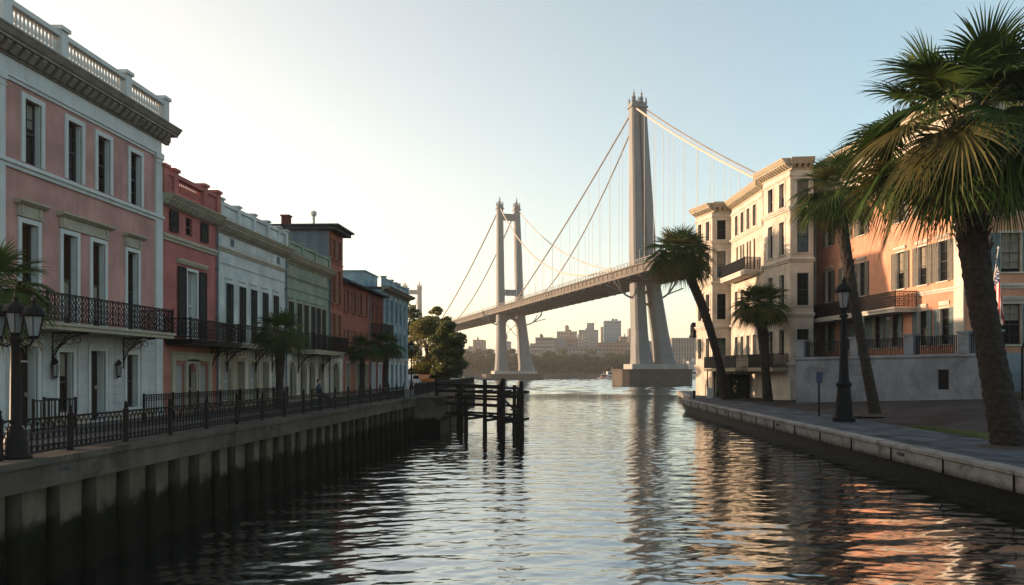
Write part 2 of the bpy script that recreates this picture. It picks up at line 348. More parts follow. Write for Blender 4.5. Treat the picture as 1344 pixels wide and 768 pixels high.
# ------------------------------------------------------------------ facade toolkit
RW = random.Random(77)
class Fac:
    """One wall plane of a building. Local axes: x along the wall seen left to right from outside, y into the building, z up."""
    def __init__(s, root, p0, p1):
        s.root = root; p0 = Vector((*p0, 0)); p1 = Vector((*p1, 0)); d = (p1-p0); s.W = d.length; d.normalize()
        s.M = Matrix.Translation(p0) @ Matrix(((d.x, -d.y, 0, 0), (d.y, d.x, 0, 0), (0, 0, 1, 0), (0, 0, 0, 1)))
        s.op = []
    def mb(s): return MB(s.M)
    def hole(s, x0, z0, x1, z1, rec=.22, arch=False): s.op.append((x0, z0, x1, z1, rec, arch))
    def wall(s, m, z0, z1, name='wall'):
        b = s.mb()
        op = [o for o in s.op if o[1] < z1-.01 and o[3] > z0+.01]
        xs = sorted({0, s.W, *[o[0] for o in op], *[o[2] for o in op]}); zs = sorted({z0, z1, *[max(o[1], z0) for o in op], *[min(o[3], z1) for o in op]})
        for i in range(len(xs)-1):
            for j in range(len(zs)-1):
                cx, cz = (xs[i]+xs[i+1])/2, (zs[j]+zs[j+1])/2
                if any(o[0] < cx < o[2] and o[1] < cz < o[3] for o in op): continue
                b.quad((xs[i], 0, zs[j]), (xs[i+1], 0, zs[j]), (xs[i+1], 0, zs[j+1]), (xs[i], 0, zs[j+1]))
        for x0, a, x1, c, d, arch in op:
            a = max(a, z0); c = min(c, z1)
            b.quad((x0, 0, a), (x0, 0, c), (x0, d, c), (x0, d, a)); b.quad((x1, 0, a), (x1, d, a), (x1, d, c), (x1, 0, c))
            b.quad((x0, 0, a), (x0, d, a), (x1, d, a), (x1, 0, a))
            if not arch: b.quad((x0, 0, c), (x1, 0, c), (x1, d, c), (x0, d, c))
            else:
                r = (x1-x0)/2; cx = (x0+x1)/2; n = 10
                pt = [(cx-r*math.cos(PI*i/n), c-r+r*math.sin(PI*i/n)) for i in range(n+1)]
                for (xa, za), (xb, zb) in zip(pt, pt[1:]):
                    b.quad((xa, 0, za), (xb, 0, zb), (xb, 0, c), (xa, 0, c))
                    b.quad((xa, 0, za), (xa, d, za), (xb, d, zb), (xb, 0, zb))
        return b.build(name, m, s.root)
    def window(s, x0, z0, x1, z1, rec=.22, casing=.12, cm='trim', gm='glass', cols=2, rows=4, sill=True, name='window', sash='sash', mw=.022, arch=False, hole=True):
        if hole: s.hole(x0, z0, x1, z1, rec, arch)
        b = s.mb()
        if casing:
            c = casing
            b.box(x0-c, -.045, z0, x0, .02, z1+c); b.box(x1, -.045, z0, x1+c, .02, z1+c); b.box(x0, -.042, z1, x1, .02, z1+c)
            # white reveal boards lining the recess
            b.box(x0, .021, z0, x0+.03, rec-.02, z1); b.box(x1-.03, .021, z0, x1, rec-.02, z1)
        if sill: b.box(x0-casing-.05, -.11, z0-.09, x1+casing+.05, rec, z0)
        w = b.build(name, M[cm], s.root)
        f = s.mb(); t = .05; y0, y1 = rec-.05, rec+.01; e = .031 if casing else 0; a0, a1 = x0+e, x1-e
        f.box(a0, y0, z0+.001, a0+t, y1, z1); f.box(a1-t, y0, z0+.001, a1, y1, z1); f.box(a0+t, y0, z0+.002, a1-t, y1, z0+t+.02); f.box(a0+t, y0, z1-t, a1-t, y1, z1-.001)
        zm = (z0+z1)/2; f.box(a0+t, y0-.01, zm-.03, a1-t, y1, zm+.03)
        for i in range(1, cols):
            x = a0+t+(a1-a0-2*t)*i/cols; f.box(x-mw/2, y0+.02, z0+t+.02, x+mw/2, y1-.002, zm-.03); f.box(x-mw/2, y0+.02, zm+.03, x+mw/2, y1-.002, z1-t)
        for half, (za, zb) in enumerate(((z0+t+.02, zm-.03), (zm+.03, z1-t))):
            for j in range(1, rows//2):
                z = za+(zb-za)*j/(rows//2); f.box(a0+t, y0+.022, z-mw/2, a1-t, y1-.004, z+mw/2)
        f.build('sash', M[sash], w)
        g = s.mb(); g.quad((a0, rec, z0), (a1, rec, z0), (a1, rec, z1), (a0, rec, z1)); g.build('pane', M['glassbright' if gm == 'glass' and RW.random() < .25 else gm], w)
        if gm == 'glass' and z1-z0 > 1 and RW.random() < .4:
            k = RW.choice((.25, .4, .55, .9)); g = s.mb(); g.quad((a0+t, rec-.004, z1-(z1-z0)*k), (a1-t, rec-.004, z1-(z1-z0)*k), (a1-t, rec-.004, z1-t), (a0+t, rec-.004, z1-t)); g.build('blind', M['blind'], w)
        return w
    def hood(s, x0, x1, z, d=.22, h=.12, m='creamtrim', parent=None, panel=.0):
        b = s.mb()
        b.extrude_x([(0, z), (-d*.5, z), (-d, z+h*.6), (-d, z+h), (0, z+h)], x0, x1)
        if panel: b.box(x0+.12, -.07, z-panel, x1-.12, 0, z); b.box(x0+.2, -.1, z-panel*.8, x0+.3, 0, z); b.box(x1-.3, -.1, z-panel*.8, x1-.2, 0, z)
        return b.build('hood', M[m], parent or s.root)
    def door(s, x0, z0, x1, z1, rec=.5, casing=.14, cm='trim', dm='door', transom=True, arch=False):
        s.hole(x0, z0, x1, z1, rec, arch)
        b = s.mb(); c = casing
        b.box(x0-c, -.05, z0, x0, .02, z1+c); b.box(x1, -.05, z0, x1+c, .02, z1+c); b.box(x0, -.047, z1, x1, .02, z1+c)
        b.box(x0-c-.05, -.1, z1+c, x1+c+.05, .02, z1+c+.07)
        zj = z1-(x1-x0)/2 if arch else z1
        b.box(x0, .021, z0, x0+.03, rec-.02, zj); b.box(x1-.03, .021, z0, x1, rec-.02, zj)
        fr = b.build('door_surround', M[cm], s.root)
        d = s.mb(); zt = z0+(z1-z0)*.8 if transom else z1
        d.box(x0, rec, z0, x1, rec+.05, zt); hw = (x1-x0)
        for k in range(3):
            za = z0+.12+(zt-z0-.2)*k/3; d.box(x0+.1, rec-.015, za, x0+hw/2-.05, rec, za+(zt-z0-.2)/3-.1); d.box(x0+hw/2+.05, rec-.015, za, x1-.1, rec, za+(zt-z0-.2)/3-.1)
        dd = d.build('door', M[dm], s.root)
        k = s.mb(); k.box(x1-.16, rec-.06, z0+(zt-z0)*.45, x1-.11, rec-.001, z0+(zt-z0)*.45+.12); k.build('handle', M['creamtrim'], dd)
        if transom:
            t = s.mb(); t.quad((x0, rec+.02, zt+.05), (x1, rec+.02, zt+.05), (x1, rec+.02, z1), (x0, rec+.02, z1)); t.build('transom', M['glass'], dd)
            t = s.mb(); t.box(x0, rec-.03, zt, x1, rec+.03, zt+.05); t.build('transom_bar', M[cm], dd)
        return dd
    def shutter(s, x0, z0, x1, z1, m='shutter', y=-.05, swing=0.0):
        b = s.mb(); t = .06; dy = .04
        b.box(x0, y-dy, z0, x0+t, y, z1); b.box(x1-t, y-dy, z0, x1, y, z1); b.box(x0+t, y-dy, z0, x1-t, y, z0+t); b.box(x0+t, y-dy, z1-t, x1-t, y, z1); zm = (z0+z1)/2
        b.box(x0+t, y-dy, zm-t/2, x1-t, y, zm+t/2)
        n = max(6, int((z1-z0)/.085)); 
        for i in range(n):
            z = z0+t+(z1-z0-2*t)*i/n; h = (z1-z0-2*t)/n
            b.quad((x0+t, y-dy*.8, z), (x1-t, y-dy*.8, z), (x1-t, y-.004, z+h), (x0+t, y-.004, z+h))
        return b.build('shutter', M[m], s.root)
    def cornice(s, z, h=.7, d=.75, x0=None, x1=None, m='cornice', step=.32, name='cornice', ends=True, modh=.16):
        x0 = -.12 if x0 is None else x0; x1 = s.W+.12 if x1 is None else x1
        b = s.mb()
        b.extrude_x([(.05, z), (-.08, z), (-.08, z+h*.12), (-.14, z+h*.2), (-.14, z+h*.5), (-d*.72, z+h*.5), (-d*.72, z+h*.62), (-d*.8, z+h*.66), (-d*.95, z+h*.88), (-d, z+h*.92), (-d, z+h), (.05, z+h+.06)], x0-(d*.6 if ends else 0), x1+(d*.6 if ends else 0))
        n = max(1, int((x1-x0)/step))
        for i in range(n):
            x = x0+(x1-x0)*(i+.5)/n; w = step*.30
            b.extrude_x([(-.141, z+h*.5-.001), (-.141, z+h*.5-modh*1.3), (-.2, z+h*.5-modh*1.3), (-d*.62, z+h*.5-modh*.35), (-d*.62, z+h*.5-.001)], x-w, x+w)
        return b.build(name, M[m], s.root)
    def band(s, z, h=.18, d=.1, m='trim', x0=None, x1=None, name='string_course'):
        x0 = 0 if x0 is None else x0; x1 = s.W if x1 is None else x1
        b = s.mb(); b.extrude_x([(0, z), (-d*.5, z), (-d*.6, z+h*.4), (-d, z+h*.5), (-d, z+h*.85), (-d*.7, z+h), (0, z+h)], x0, x1)
        return b.build(name, M[m], s.root)
    def slab(s, x0, x1, z0, z1, d=.03, m='trim', name='wall_panel'):
        b = s.mb(); b.box(x0, -d, z0, x1, 0, z1); return b.build(name, M[m], s.root)
    def pilaster(s, x0, x1, z0, z1, d=.09, m='trim'):
        b = s.mb(); b.box(x0, -d, z0, x1, 0, z1); b.box(x0-.04, -d-.04, z0, x1+.04, 0.001, z0+.35); b.box(x0-.04, -d-.04, z1-.22, x1+.04, 0.001, z1); b.box(x0-.02, -d-.02, z1-.4, x1+.02, .0005, z1-.34)
        return b.build('pilaster', M[m], s.root)
    def balcony(s, x0, x1, z, d=1.2, rail=.95, th=.2, slabm='creamtrim', style='lace', brackets=(), posts=True, name='balcony', railm='iron', rr_=.011):
        b = s.mb(); b.box(x0, -d, z-th, x1, 0, z-th*.4); b.box(x0-.06, -d-.06, z-th*.4, x1+.06, 0, z)
        bl = b.build(name, M[slabm], s.root)
        for (a, c) in (((x0+.03, -d+.04), (x1-.03, -d+.04)), ((x0+.03, -d+.04), (x0+.03, 0)), ((x1-.03, -d+.04), (x1-.03, 0))):
            L = math.hypot(c[0]-a[0], c[1]-a[1]); an = math.atan2(c[1]-a[1], c[0]-a[0])
            r = MB(s.M @ Matrix.Translation((a[0], a[1], z)) @ Matrix.Rotation(an, 4, 'Z')); railing(r, L, rail, style, rr_)
            r.build('railing', M[railm], bl)
        for x in brackets:
            k = s.mb(); t = .02
            k.box(x-t, -.06, z-th-1.1, x+t, -.001, z-th); k.box(x-t, -d*.95, z-th-.05, x+t, -.06, z-th-.002)
            pts = [(x, -.06-(d*.9-.06)*math.sin(a), z-th-.05-1.0*(math.cos(a))) for a in [PI/2*i/8 for i in range(9)]]
            pts = [(x, -.03-d*.9*(1-math.cos(a)), z-th-.05-1.0*(1-math.sin(a))) for a in [PI/2*i/8 for i in range(9)]]
            k.tube(pts, .025)
            for q, rr in ((.2, .16), (.42, .14), (.64, .1), (.2, .07)):
                n = 8; k.tube([(x, -.06-d*q*.95+rr*math.cos(2*PI*i/n), z-th-.22-rr*.2+rr*math.sin(2*PI*i/n)) for i in range(n)], .014, 4, True)
            k.tube([(x, -.06, z-th-.6), (x, -d*.45, z-th-.06)], .014); k.tube([(x, -.06, z-th-.3), (x, -d*.75, z-th-.06)], .014)
            k.build('bracket', M['iron'], bl)
        return bl
    def balustrade(s, z, h=.85, piers=(), m='trim', y=-.1, th=.24, pierw=.34, cap=.12, solid=(), bal=.17, pierx=None, pm=None):
        """parapet: plinth, top rail, piers at x, balusters in the open bays, panels in the solid ones"""
        pm = pm or m
        b = s.mb(); xs = sorted(piers); a, c = xs[0], xs[-1]
        b.box(a, y, z, c, y+th, z+h*.2); b.box(a, y-.03, z+h*.82, c, y+th+.03, z+h)
        for x in xs:
            b.box(x-pierw/2, y-.06, z-.001, x+pierw/2, y+th+.06, z+h+.06); b.box(x-pierw/2-.06, y-.12, z+h+.06, x+pierw/2+.06, y+th+.12, z+h+.06+cap)
        o = b.build('parapet', M[m], s.root)
        proto = None; hh = h*.62
        for i in range(len(xs)-1):
            x0, x1 = xs[i]+pierw/2, xs[i+1]-pierw/2
            if i in solid:
                q = s.mb(); q.box(x0, y+.05, z+h*.2, x1, y+th-.05, z+h*.82); q.box(x0+.12, y+.03, z+h*.28, x1-.12, y+.05, z+h*.74); q.build('parapet_panel', M[pm], o); continue
            n = max(1, int((x1-x0)/bal))
            for k in range(n):
                p = s.M @ Vector((x0+(x1-x0)*(k+.5)/n, y+th/2, z+h*.2))
                if proto is None:
                    q = MB(); q.lathe([(.055, 0), (.055, .08*hh), (.035, .12*hh), (.06, .3*hh), (.058, .42*hh), (.03, .75*hh), (.03, .85*hh), (.055, .92*hh), (.055, hh)], 6)
                    proto = q.build('baluster', M[m], o, True); proto.location = p
                else: child_copy(proto, o, p)
        return o

def railing(b, L, h, style='bars', r=.011):
    """ironwork panel in the local x-z plane, from x=0 to L"""
    b.box(0, -.022, h-.04, L, .022, h); b.box(0, -.015, .05, L, .015, .08)
    n = max(1, round(L/.16)); p = L/n
    for i in (0, L):
        b.box(i-.025, -.03, 0, i+.025, .03, h+.04)
    if style == 'bars':
        for i in range(1, n): b.box(i*p-r, -r, .08, i*p+r, r, h-.04)
    elif style == 'twobar':
        b.box(0, -.014, h*.78, L, .014, h*.78+.025)
        for i in range(1, n): b.box(i*p-r, -r, .08, i*p+r, r, h-.04)
        for i in range(n): b.ring((i+.5)*p, h*.78+.025+(h*.22-.065)/2, .05, .008, 6)
    elif style == 'quay':            # interlaced hoops at top, rings at the foot
        b.box(0, -.014, .24*h, L, .014, .24*h+.02)
        for i in range(n+1):
            x = i*p
            if 0 < i < n: b.box(x-r, -r, .08, x+r, r, h*.72)
            if i < n:
                b.ring(x+p/2, .08+(.24*h-.08)/2, p*.3, .009, 8, rz=(.24*h-.08)/2)
                b.ring(x+p/2, h*.5, p*.28, .009, 8, rz=.1*h)
            if i < n-1: b.ring(x+p, h*.72, p, .010, 8, 0, 0, PI, rz=h*.24)
            if i < n: b.ring(x+p/2, h*.72, p/2, .010, 6, 0, 0, PI, rz=h*.13)
    else:                            # lace: dense scrolls
        rows = max(3, round((h-.12)/.17)); q = (h-.12)/rows
        for i in range(n+1):
            if 0 < i < n and i % 2 == 0: b.box(i*p-.008, -.01, .08, i*p+.008, .01, h-.04)
        for i in range(n):
            for j in range(rows):
                cx, cz = (i+.5)*p, .08+(j+.5)*q
                if (i+j) % 2: b.ring(cx, cz, p*.42, r*1.2, 7, rz=q*.44)
                else:
                    b.ring(cx-p*.1, cz+q*.18, p*.36, r*1.2, 6, 0, -.3, PI*1.2, rz=q*.3); b.ring(cx+p*.1, cz-q*.18, p*.36, r*1.2, 6, 0, PI*.8, PI*2.2, rz=q*.3)

def shell(root, poly, z0, z1, m, name='side_wall', skip=()):
    """the other outside walls of a building: poly edges not in skip"""
    b = MB(); n = len(poly)
    for i in range(n):
        if i in skip: continue
        (xa, ya), (xb, yb) = poly[i], poly[(i+1) % n]
        b.quad((xa, ya, z0), (xb, yb, z0), (xb, yb, z1), (xa, ya, z1))
    return b.build(name, M[m], root)
def flat_roof(root, poly, z, m='roof', th=.25):
    b = MB(); b.extrude_z(poly, z-th, z); return b.build('roof', M[m], root)

# ------------------------------------------------------------------ land, quays, water
G = 2.3                      # left promenade level (water is 0)
mb = MB(); poly = [(-62, -6), (-10.7, -6), (-10.7, 50.6), (-8.5, 50.6), (-8.5, 54.2), (-10.9, 54.2), (-14.5, 118), (-60, 440), (-420, 440), (-420, -6)]
mb.extrude_z(poly, -3, G); struct(mb, 'ground', M['dirt'])
mb = MB(); mb.extrude_z([(-16.5, -6), (-9.85, -6), (-9.85, 50.2), (-8.2, 50.2), (-8.2, 54.5), (-10.6, 54.5), (-14.2, 118), (-20, 118), (-16.5, 80)], G+.002, G+.006); struct(mb, 'pavement', M['sidewalk'])

def edgeX(Y):
    k = [(-8, 13.03), (22, 12.4), (79.5, 11.2), (82, 11.35), (85, 12.0), (95, 13.6), (114, 15)]
    for (a, xa), (b_, xb) in zip(k, k[1:]):
        if Y <= b_: return xa+(xb-xa)*(Y-a)/(b_-a)
    return k[-1][1]
ZR = 1.2
def ground_r(X, Y):
    d = X-edgeX(Y); return ZR+max(0., min(d-6, 11))*.125*min(1, max(0, (d-5.5)/1.5))
mb = MB(); Ys = [-8+i*2 for i in range(62)]; ds = [4.6, 5.2, 5.8, 6.5, 7.5, 9, 11, 14, 17, 20, 30, 60]
idx = []
for Y in Ys: idx.append([(edgeX(Y)+d, Y, ground_r(edgeX(Y)+d, Y)) for d in ds])
for a, b_ in zip(idx, idx[1:]):
    for i in range(len(ds)-1): mb.quad(a[i], a[i+1], b_[i+1], b_[i])
struct(mb, 'plaza', M['plaza'])
mb = MB()
for Ya, Yb in zip(Ys, Ys[1:]):
    a, b_ = edgeX(Ya), edgeX(Yb)
    mb.quad((a+.5, Ya, ZR+.05), (a+4.7, Ya, ZR+.05), (b_+4.7, Yb, ZR+.05), (b_+.5, Yb, ZR+.05))
    mb.quad((a+4.7, Ya, ZR+.05), (a+4.7, Ya, ZR-.3), (b_+4.7, Yb, ZR-.3), (b_+4.7, Yb, ZR+.05))
struct(mb, 'walkway', M['walk'])

# right quay wall: rounded coping, fascia, dark timber wall below
qr = thing('quay_wall', 'pale concrete quay wall with rounded coping along the right bank', 'quay wall')
mbc, mbd = MB(), MB()
prof = [(.55, .058), (.1, .075), (.02, .06), (-.02, .02), (-.02, -.08), (.03, -.12), (.04, -.58), (.2, -.6)]
Yq = [-8+i*2.5 for i in range(36)]+[80.5, 82, 83.5, 85, 90, 95, 104, 114]
rows = [[(edgeX(Y)+x, Y, ZR+z) for x, z in prof] for Y in Yq]
for a, b_ in zip(rows, rows[1:]):
    for i in range(len(prof)-1): mbc.quad(a[i], a[i+1], b_[i+1], b_[i])
for Ya, Yb in zip(Yq, Yq[1:]):
    mbd.quad((edgeX(Ya)+.3, Ya, .65), (edgeX(Ya)+.3, Ya, -2), (edgeX(Yb)+.3, Yb, -2), (edgeX(Yb)+.3, Yb, .65))
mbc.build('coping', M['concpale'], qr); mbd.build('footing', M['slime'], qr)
b = MB()
for Y in (29.5, 46.0, 60.0): 
    for k in range(4): b.box(edgeX(Y)+.0, Y+k*.17, ZR-.33, edgeX(Y)+.1, Y+k*.17+.07, ZR-.2)
b.build('drain_slot', M['roof'], qr)
b = MB()
for Y in np.arange(6, 80, 4.1):
    b.box(edgeX(Y)-.026, Y, ZR-.58, edgeX(Y)+.3, Y+.02, ZR+.0)
b.build('expansion_joint', M['slime'], qr)

# left quay wall
ql = thing('quay_wall', 'grey concrete seawall on dark timber piles along the left promenade', 'quay wall')
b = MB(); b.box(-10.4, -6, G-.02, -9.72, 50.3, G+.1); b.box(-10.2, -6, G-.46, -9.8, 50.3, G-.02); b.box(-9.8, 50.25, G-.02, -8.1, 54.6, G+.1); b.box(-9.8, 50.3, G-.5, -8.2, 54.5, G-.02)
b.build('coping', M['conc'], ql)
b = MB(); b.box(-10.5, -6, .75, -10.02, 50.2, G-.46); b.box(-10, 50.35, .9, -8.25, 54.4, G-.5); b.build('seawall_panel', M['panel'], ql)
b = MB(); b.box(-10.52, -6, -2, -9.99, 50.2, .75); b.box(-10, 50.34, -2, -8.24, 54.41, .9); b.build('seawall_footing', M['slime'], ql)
b = MB(); b.M = None
b.quad((-8.2, 54.5, G), (-8.2, 54.5, -2), (-10.6, 54.5, -2), (-10.6, 54.5, G)); b.quad((-10.6, 54.5, G), (-10.6, 54.5, -2), (-14.2, 118, -2), (-14.2, 118, G)); b.build('far_wall', M['panel'], ql)
pl = MB(); pl.lathe([(.15, -2), (.14, 1.0), (.125, 1.84)], 10); pr = None
for i, Y in enumerate(np.arange(6.2, 50, 1.15)):
    if pr is None: pr = pl.build('pile', M['pilepale'], ql, True, (-9.96, Y, 0))
    else:
        c = child_copy(pr, ql, (-9.96+RW.uniform(-.02, .02), Y+RW.uniform(-.07, .07), 0), RW.random()*6); k_ = RW.uniform(.82, 1.2); c.scale = (k_, k_, 1); c.rotation_euler.x = RW.uniform(-.012, .012)
for i in (0,):
    b = MB()
    for Y in (15.3, 26.0): 
        for k in range(5): b.box(-9.82, Y+k*.07, G-.22, -9.79, Y+k*.07+.04, G-.14)
    b.build('drain_slot', M['roof'], ql)

# water: a rippled sheet in the channel, carried on to the far shore
def water():
    rng = np.random.default_rng(5)
    xs = np.linspace(-11, 14, 700); ys = []
    y = 9.0
    while y < 130: ys.append(y); y += .016+.0022*y
    ys = np.array(ys); X, Y = np.meshgrid(xs, ys); Z = np.zeros_like(X)
    # slow wander of the phase so crests bend and break up
    def wob(k):
        return sum(rng.uniform(.5, 1)*np.sin(rng.uniform(-.5, .5)*X+rng.uniform(-.35, .35)*Y+rng.uniform(0, 6)) for _ in range(k))
    for i in range(90):
        lam = .2*(9 ** rng.random()**1.15); th = rng.normal(PI/2+.12, .42); k = 2*PI/lam
        amp = .0105*lam**1.05*rng.uniform(.5, 1.2)*.30
        fade = np.clip(1-(Y/ (lam*260)), 0, 1)
        env = np.clip(.55+.45*wob(2)/1.6, .05, 1.2)
        ph = k*(math.cos(th)*X+math.sin(th)*Y)+rng.uniform(0, 6)+.9*wob(2)
        s = np.sin(ph); Z += amp*fade*env*(s+.25*np.cos(2*ph))
    edge = np.clip((130-Y)/30, 0, 1); Z *= edge
    n, m = len(ys), len(xs)
    V = np.stack([X, Y, Z], -1).reshape(-1, 3)
    a = (np.arange(n-1)[:, None]*m+np.arange(m-1)[None, :]).ravel()
    Fq = np.stack([a, a+1, a+m+1, a+m], 1)
    # open river beyond the quays: longer chop on a coarser sheet
    yq = ys[-1]; xs2 = np.linspace(-110, 170, 260); ys2 = np.linspace(yq, 440, 330); X2, Y2 = np.meshgrid(xs2, ys2); Z2 = np.zeros_like(X2)
    for i in range(36):
        lam = 3.0*(3 ** rng.random()); th = rng.normal(PI/2+.12, .5); k = 2*PI/lam
        Z2 += .0042*lam*rng.uniform(.5, 1.2)*np.sin(k*(math.cos(th)*X2+math.sin(th)*Y2)+rng.uniform(0, 6)+.8*np.sin(.05*X2*rng.uniform(-1, 1)+.06*Y2*rng.uniform(.3, 1)))
    Z2 *= np.clip((Y2-yq)/40, 0, 1)*np.clip((440-Y2)/6, 0, 1)*np.clip((X2+110)/10, 0, 1)*np.clip((170-X2)/10, 0, 1)
    V2 = np.stack([X2, Y2, Z2], -1).reshape(-1, 3); m2 = len(xs2); n2 = len(ys2)
    a2 = (np.arange(n2-1)[:, None]*m2+np.arange(m2-1)[None, :]).ravel()+len(V); Fq = np.vstack([Fq, np.stack([a2, a2+1, a2+m2+1, a2+m2], 1)]); V = np.vstack([V, V2])
    def rect(x0, y0, x1, y1):
        nonlocal V, Fq
        o = len(V); V = np.vstack([V, np.array([(x0, y0, 0), (x1, y0, 0), (x1, y1, 0), (x0, y1, 0)])]); Fq = np.vstack([Fq, [[o, o+1, o+2, o+3]]])
    rect(-3000, 440, 3000, 9000); rect(-3000, yq, -110, 440); rect(170, yq, 3000, 440); rect(14, -200, 3000, yq); rect(-11, -200, 14, 9); rect(-60, 54, -11, yq)
    me = bpy.data.meshes.new('water'); me.vertices.add(len(V)); me.vertices.foreach_set('co', V.astype(np.float32).ravel())
    me.loops.add(Fq.size); me.loops.foreach_set('vertex_index', Fq.astype(np.int32).ravel()); me.polygons.add(len(Fq)); me.polygons.foreach_set('loop_start', np.arange(0, Fq.size, 4, dtype=np.int32))
    me.polygons.foreach_set('use_smooth', [True]*len(me.polygons)); me.update(calc_edges=True); me.validate()
    m_ = bpy.data.materials.new('river_water'); m_.use_nodes = True
    nn, l = m_.node_tree.nodes, m_.node_tree.links; bs = nn['Principled BSDF']
    bs.inputs['Base Color'].default_value = (.006, .0085, .009, 1); bs.inputs['Roughness'].default_value = .05; bs.inputs['IOR'].default_value = 1.7; bs.inputs['Specular IOR Level'].default_value = .5
    tc = nn.new('ShaderNodeTexCoord'); mp = nn.new('ShaderNodeMapping'); mp.inputs['Scale'].default_value = (.9, 2.2, 1); l.new(tc.outputs['Object'], mp.inputs[0])
    nz = nn.new('ShaderNodeTexNoise'); nz.inputs['Scale'].default_value = 1.9; nz.inputs['Detail'].default_value = 6; nz.inputs['Distortion'].default_value = .4; l.new(mp.outputs[0], nz.inputs[0])
    bp = nn.new('ShaderNodeBump'); bp.inputs['Strength'].default_value = .15; bp.inputs['Distance'].default_value = .05
    l.new(nz.outputs[0], bp.inputs['Height']); l.new(bp.outputs[0], bs.inputs['Normal'])
    gl = nn.new('ShaderNodeBsdfGlossy'); gl.inputs['Color'].default_value = (.93, .95, .95, 1); gl.inputs['Roughness'].default_value = .05; l.new(bp.outputs[0], gl.inputs['Normal'])
    mx = nn.new('ShaderNodeMixShader'); mx.inputs[0].default_value = .44; l.new(bs.outputs[0], mx.inputs[1]); l.new(gl.outputs[0], mx.inputs[2]); l.new(mx.outputs[0], nn['Material Output'].inputs[0])
    me.materials.append(m_)
    ob = bpy.data.objects.new('water', me); COL.objects.link(ob); tag(ob, kind='structure')
water()
# far shore
mb = MB(); mb.extrude_z([(-60, 441), (-420, 441), (-3000, 441), (-3000, 6000), (3000, 6000), (3000, 452), (300, 452)], -2, 1.6); struct(mb, 'far_shore', M['land'])
mb = MB(); mb.extrude_z([(-420, 436), (-60, 436), (310, 447), (700, 452), (700, 458), (310, 452.5), (-60, 441.5), (-420, 441.5)], -2, 2.6)
mb.extrude_z([(-60, 435.5), (310, 446.5), (310, 448), (-60, 437)], 2.6, 3.1)
tag(mb.build('sea_wall', M['sea']), 'long low dark seawall along the far shore under the trees', 'sea wall')
# ------------------------------------------------------------------ left row of town houses (facades at X = -16)
XF = -16.0
def house(name, label, Y0, Y1, depth, rear_top, wallm, side='slate'):
    root = thing(name, label, 'house', (XF, Y0, 0), 0, 'houses along the left promenade')
    f = Fac(root, (0, 0), (0, Y1-Y0))
    W = Y1-Y0; e = .004
    root['rect'] = ''
    shell(root, [(0, e), (0, W-e), (-depth, W-e), (-depth, e)], G, rear_top, wallm, skip=(0,))
    return root, f
def L(px): return 16*1050/(750-px)           # photo column on the facade plane -> world Y

# 1 pink three-storey house
Y0, Y1 = 21.85, 31.2
r, f = house('pink_house', 'three-storey pink stucco house with white trim and balustrade, nearest on the left bank', Y0, Y1, 13, 13.3, 'pink')
U = lambda Y: Y-Y0
for yc in (23.75, 25.75, 27.35, 29.35):
    f.window(U(yc)-.36, 10.12, U(yc)+.36, 12.0, .2, .16, sill=False)
for k, yc in enumerate((23.6, 25.5, 27.05, 29.15)):
    zb = 6.1 if k == 0 else 5.46
    f.window(U(yc)-.36, zb, U(yc)+.36, 8.35, .21, .14, gm='glass', cols=1, rows=2, sill=(k == 0))
    b = f.mb()                                   # rolled blinds behind the upper sash
    b.quad((U(yc)-.3, .202, 6.95), (U(yc)+.3, .202, 6.95), (U(yc)+.3, .202, 8.3), (U(yc)-.3, .202, 8.3)); b.build('blind', M['glasswarm'], r)
f.hood(U(22.95), U(24.25), 8.86, .24, .13, panel=.34); f.hood(U(24.85), U(27.7), 8.86, .24, .13, panel=.34); f.hood(U(28.5), U(29.8), 8.86, .24, .13, panel=.34)
f.door(U(23.5)-.45, G+.12, U(23.5)+.45, 4.75, .28, .13)
f.door(U(27.0)-.42, G+.05, U(27.0)+.42, 4.7, .26, .12, transom=False)
for yc in (25.3, 29.1): f.window(U(yc)-.36, 2.72, U(yc)+.36, 4.62, .2, .12, cols=1, rows=2)
f.wall(M['pink'], 5.25, 12.45); f.wall(M['groundwhite'], G, 5.25, 'ground_floor_wall'); f.slab(0, f.W, 12.45, 12.95, .02, 'trim', 'frieze')
for xa, xb in ((U(24.15), U(24.75)), (U(25.9), U(26.4)), (U(27.6), U(28.55)), (U(29.7), U(30.75)), (.75, .95)):
    b = f.mb(); b.box(xa, -.012, G+.28, xb, -.0011, G+3.07)       # rusticated courses
    for j in range(9): b.box(xa, -.035, G+.28+j*.31+.02, xb, -.0115, G+.28+j*.31+.29)
    b.build('rusticated_stone', M['groundwhite'], r)
for xa, xb in ((0, U(23.5)-.6), (U(23.5)+.6, U(27)-.56), (U(27)+.56, f.W)):
    b = f.mb(); b.box(xa, -.07, G, xb, -.001, G+.28); b.build('plinth', M['creamtrim'], r)
f.pilaster(0.02, .66, G, 12.45, .08); f.pilaster(f.W-.5, f.W-.02, G, 12.45, .08)
f.band(9.82, .24, .14, 'trim'); f.band(12.3, .2, .1, 'trim'); f.band(5.0, .22, .1, 'trim', .7, U(22.4))
f.cornice(12.95, .62, .6, step=.36, modh=.2)
f.balustrade(13.62, .82, (U(22.2), U(24.7), U(28.3), U(30.95)), 'trim', y=-.3, bal=.165)
b = f.mb(); b.lathe([(.12, 0), (.1, .06), (.2, .14), (.24, .3), (.2, .44), (.1, .54), (.04, .62), (0.01, .66)], 12, U(22.2), -.18, 14.62); b.build('finial', M['trim'], r, True)
f.balcony(U(22.55), U(29.7), 5.42, 1.25, .86, .2, 'creamtrim', 'lace', (U(24.6), U(28.5)))
flat_roof(r, [(0.0, .03), (0.0, f.W-.03), (-13, f.W-.03), (-13, .03)], 13.55)
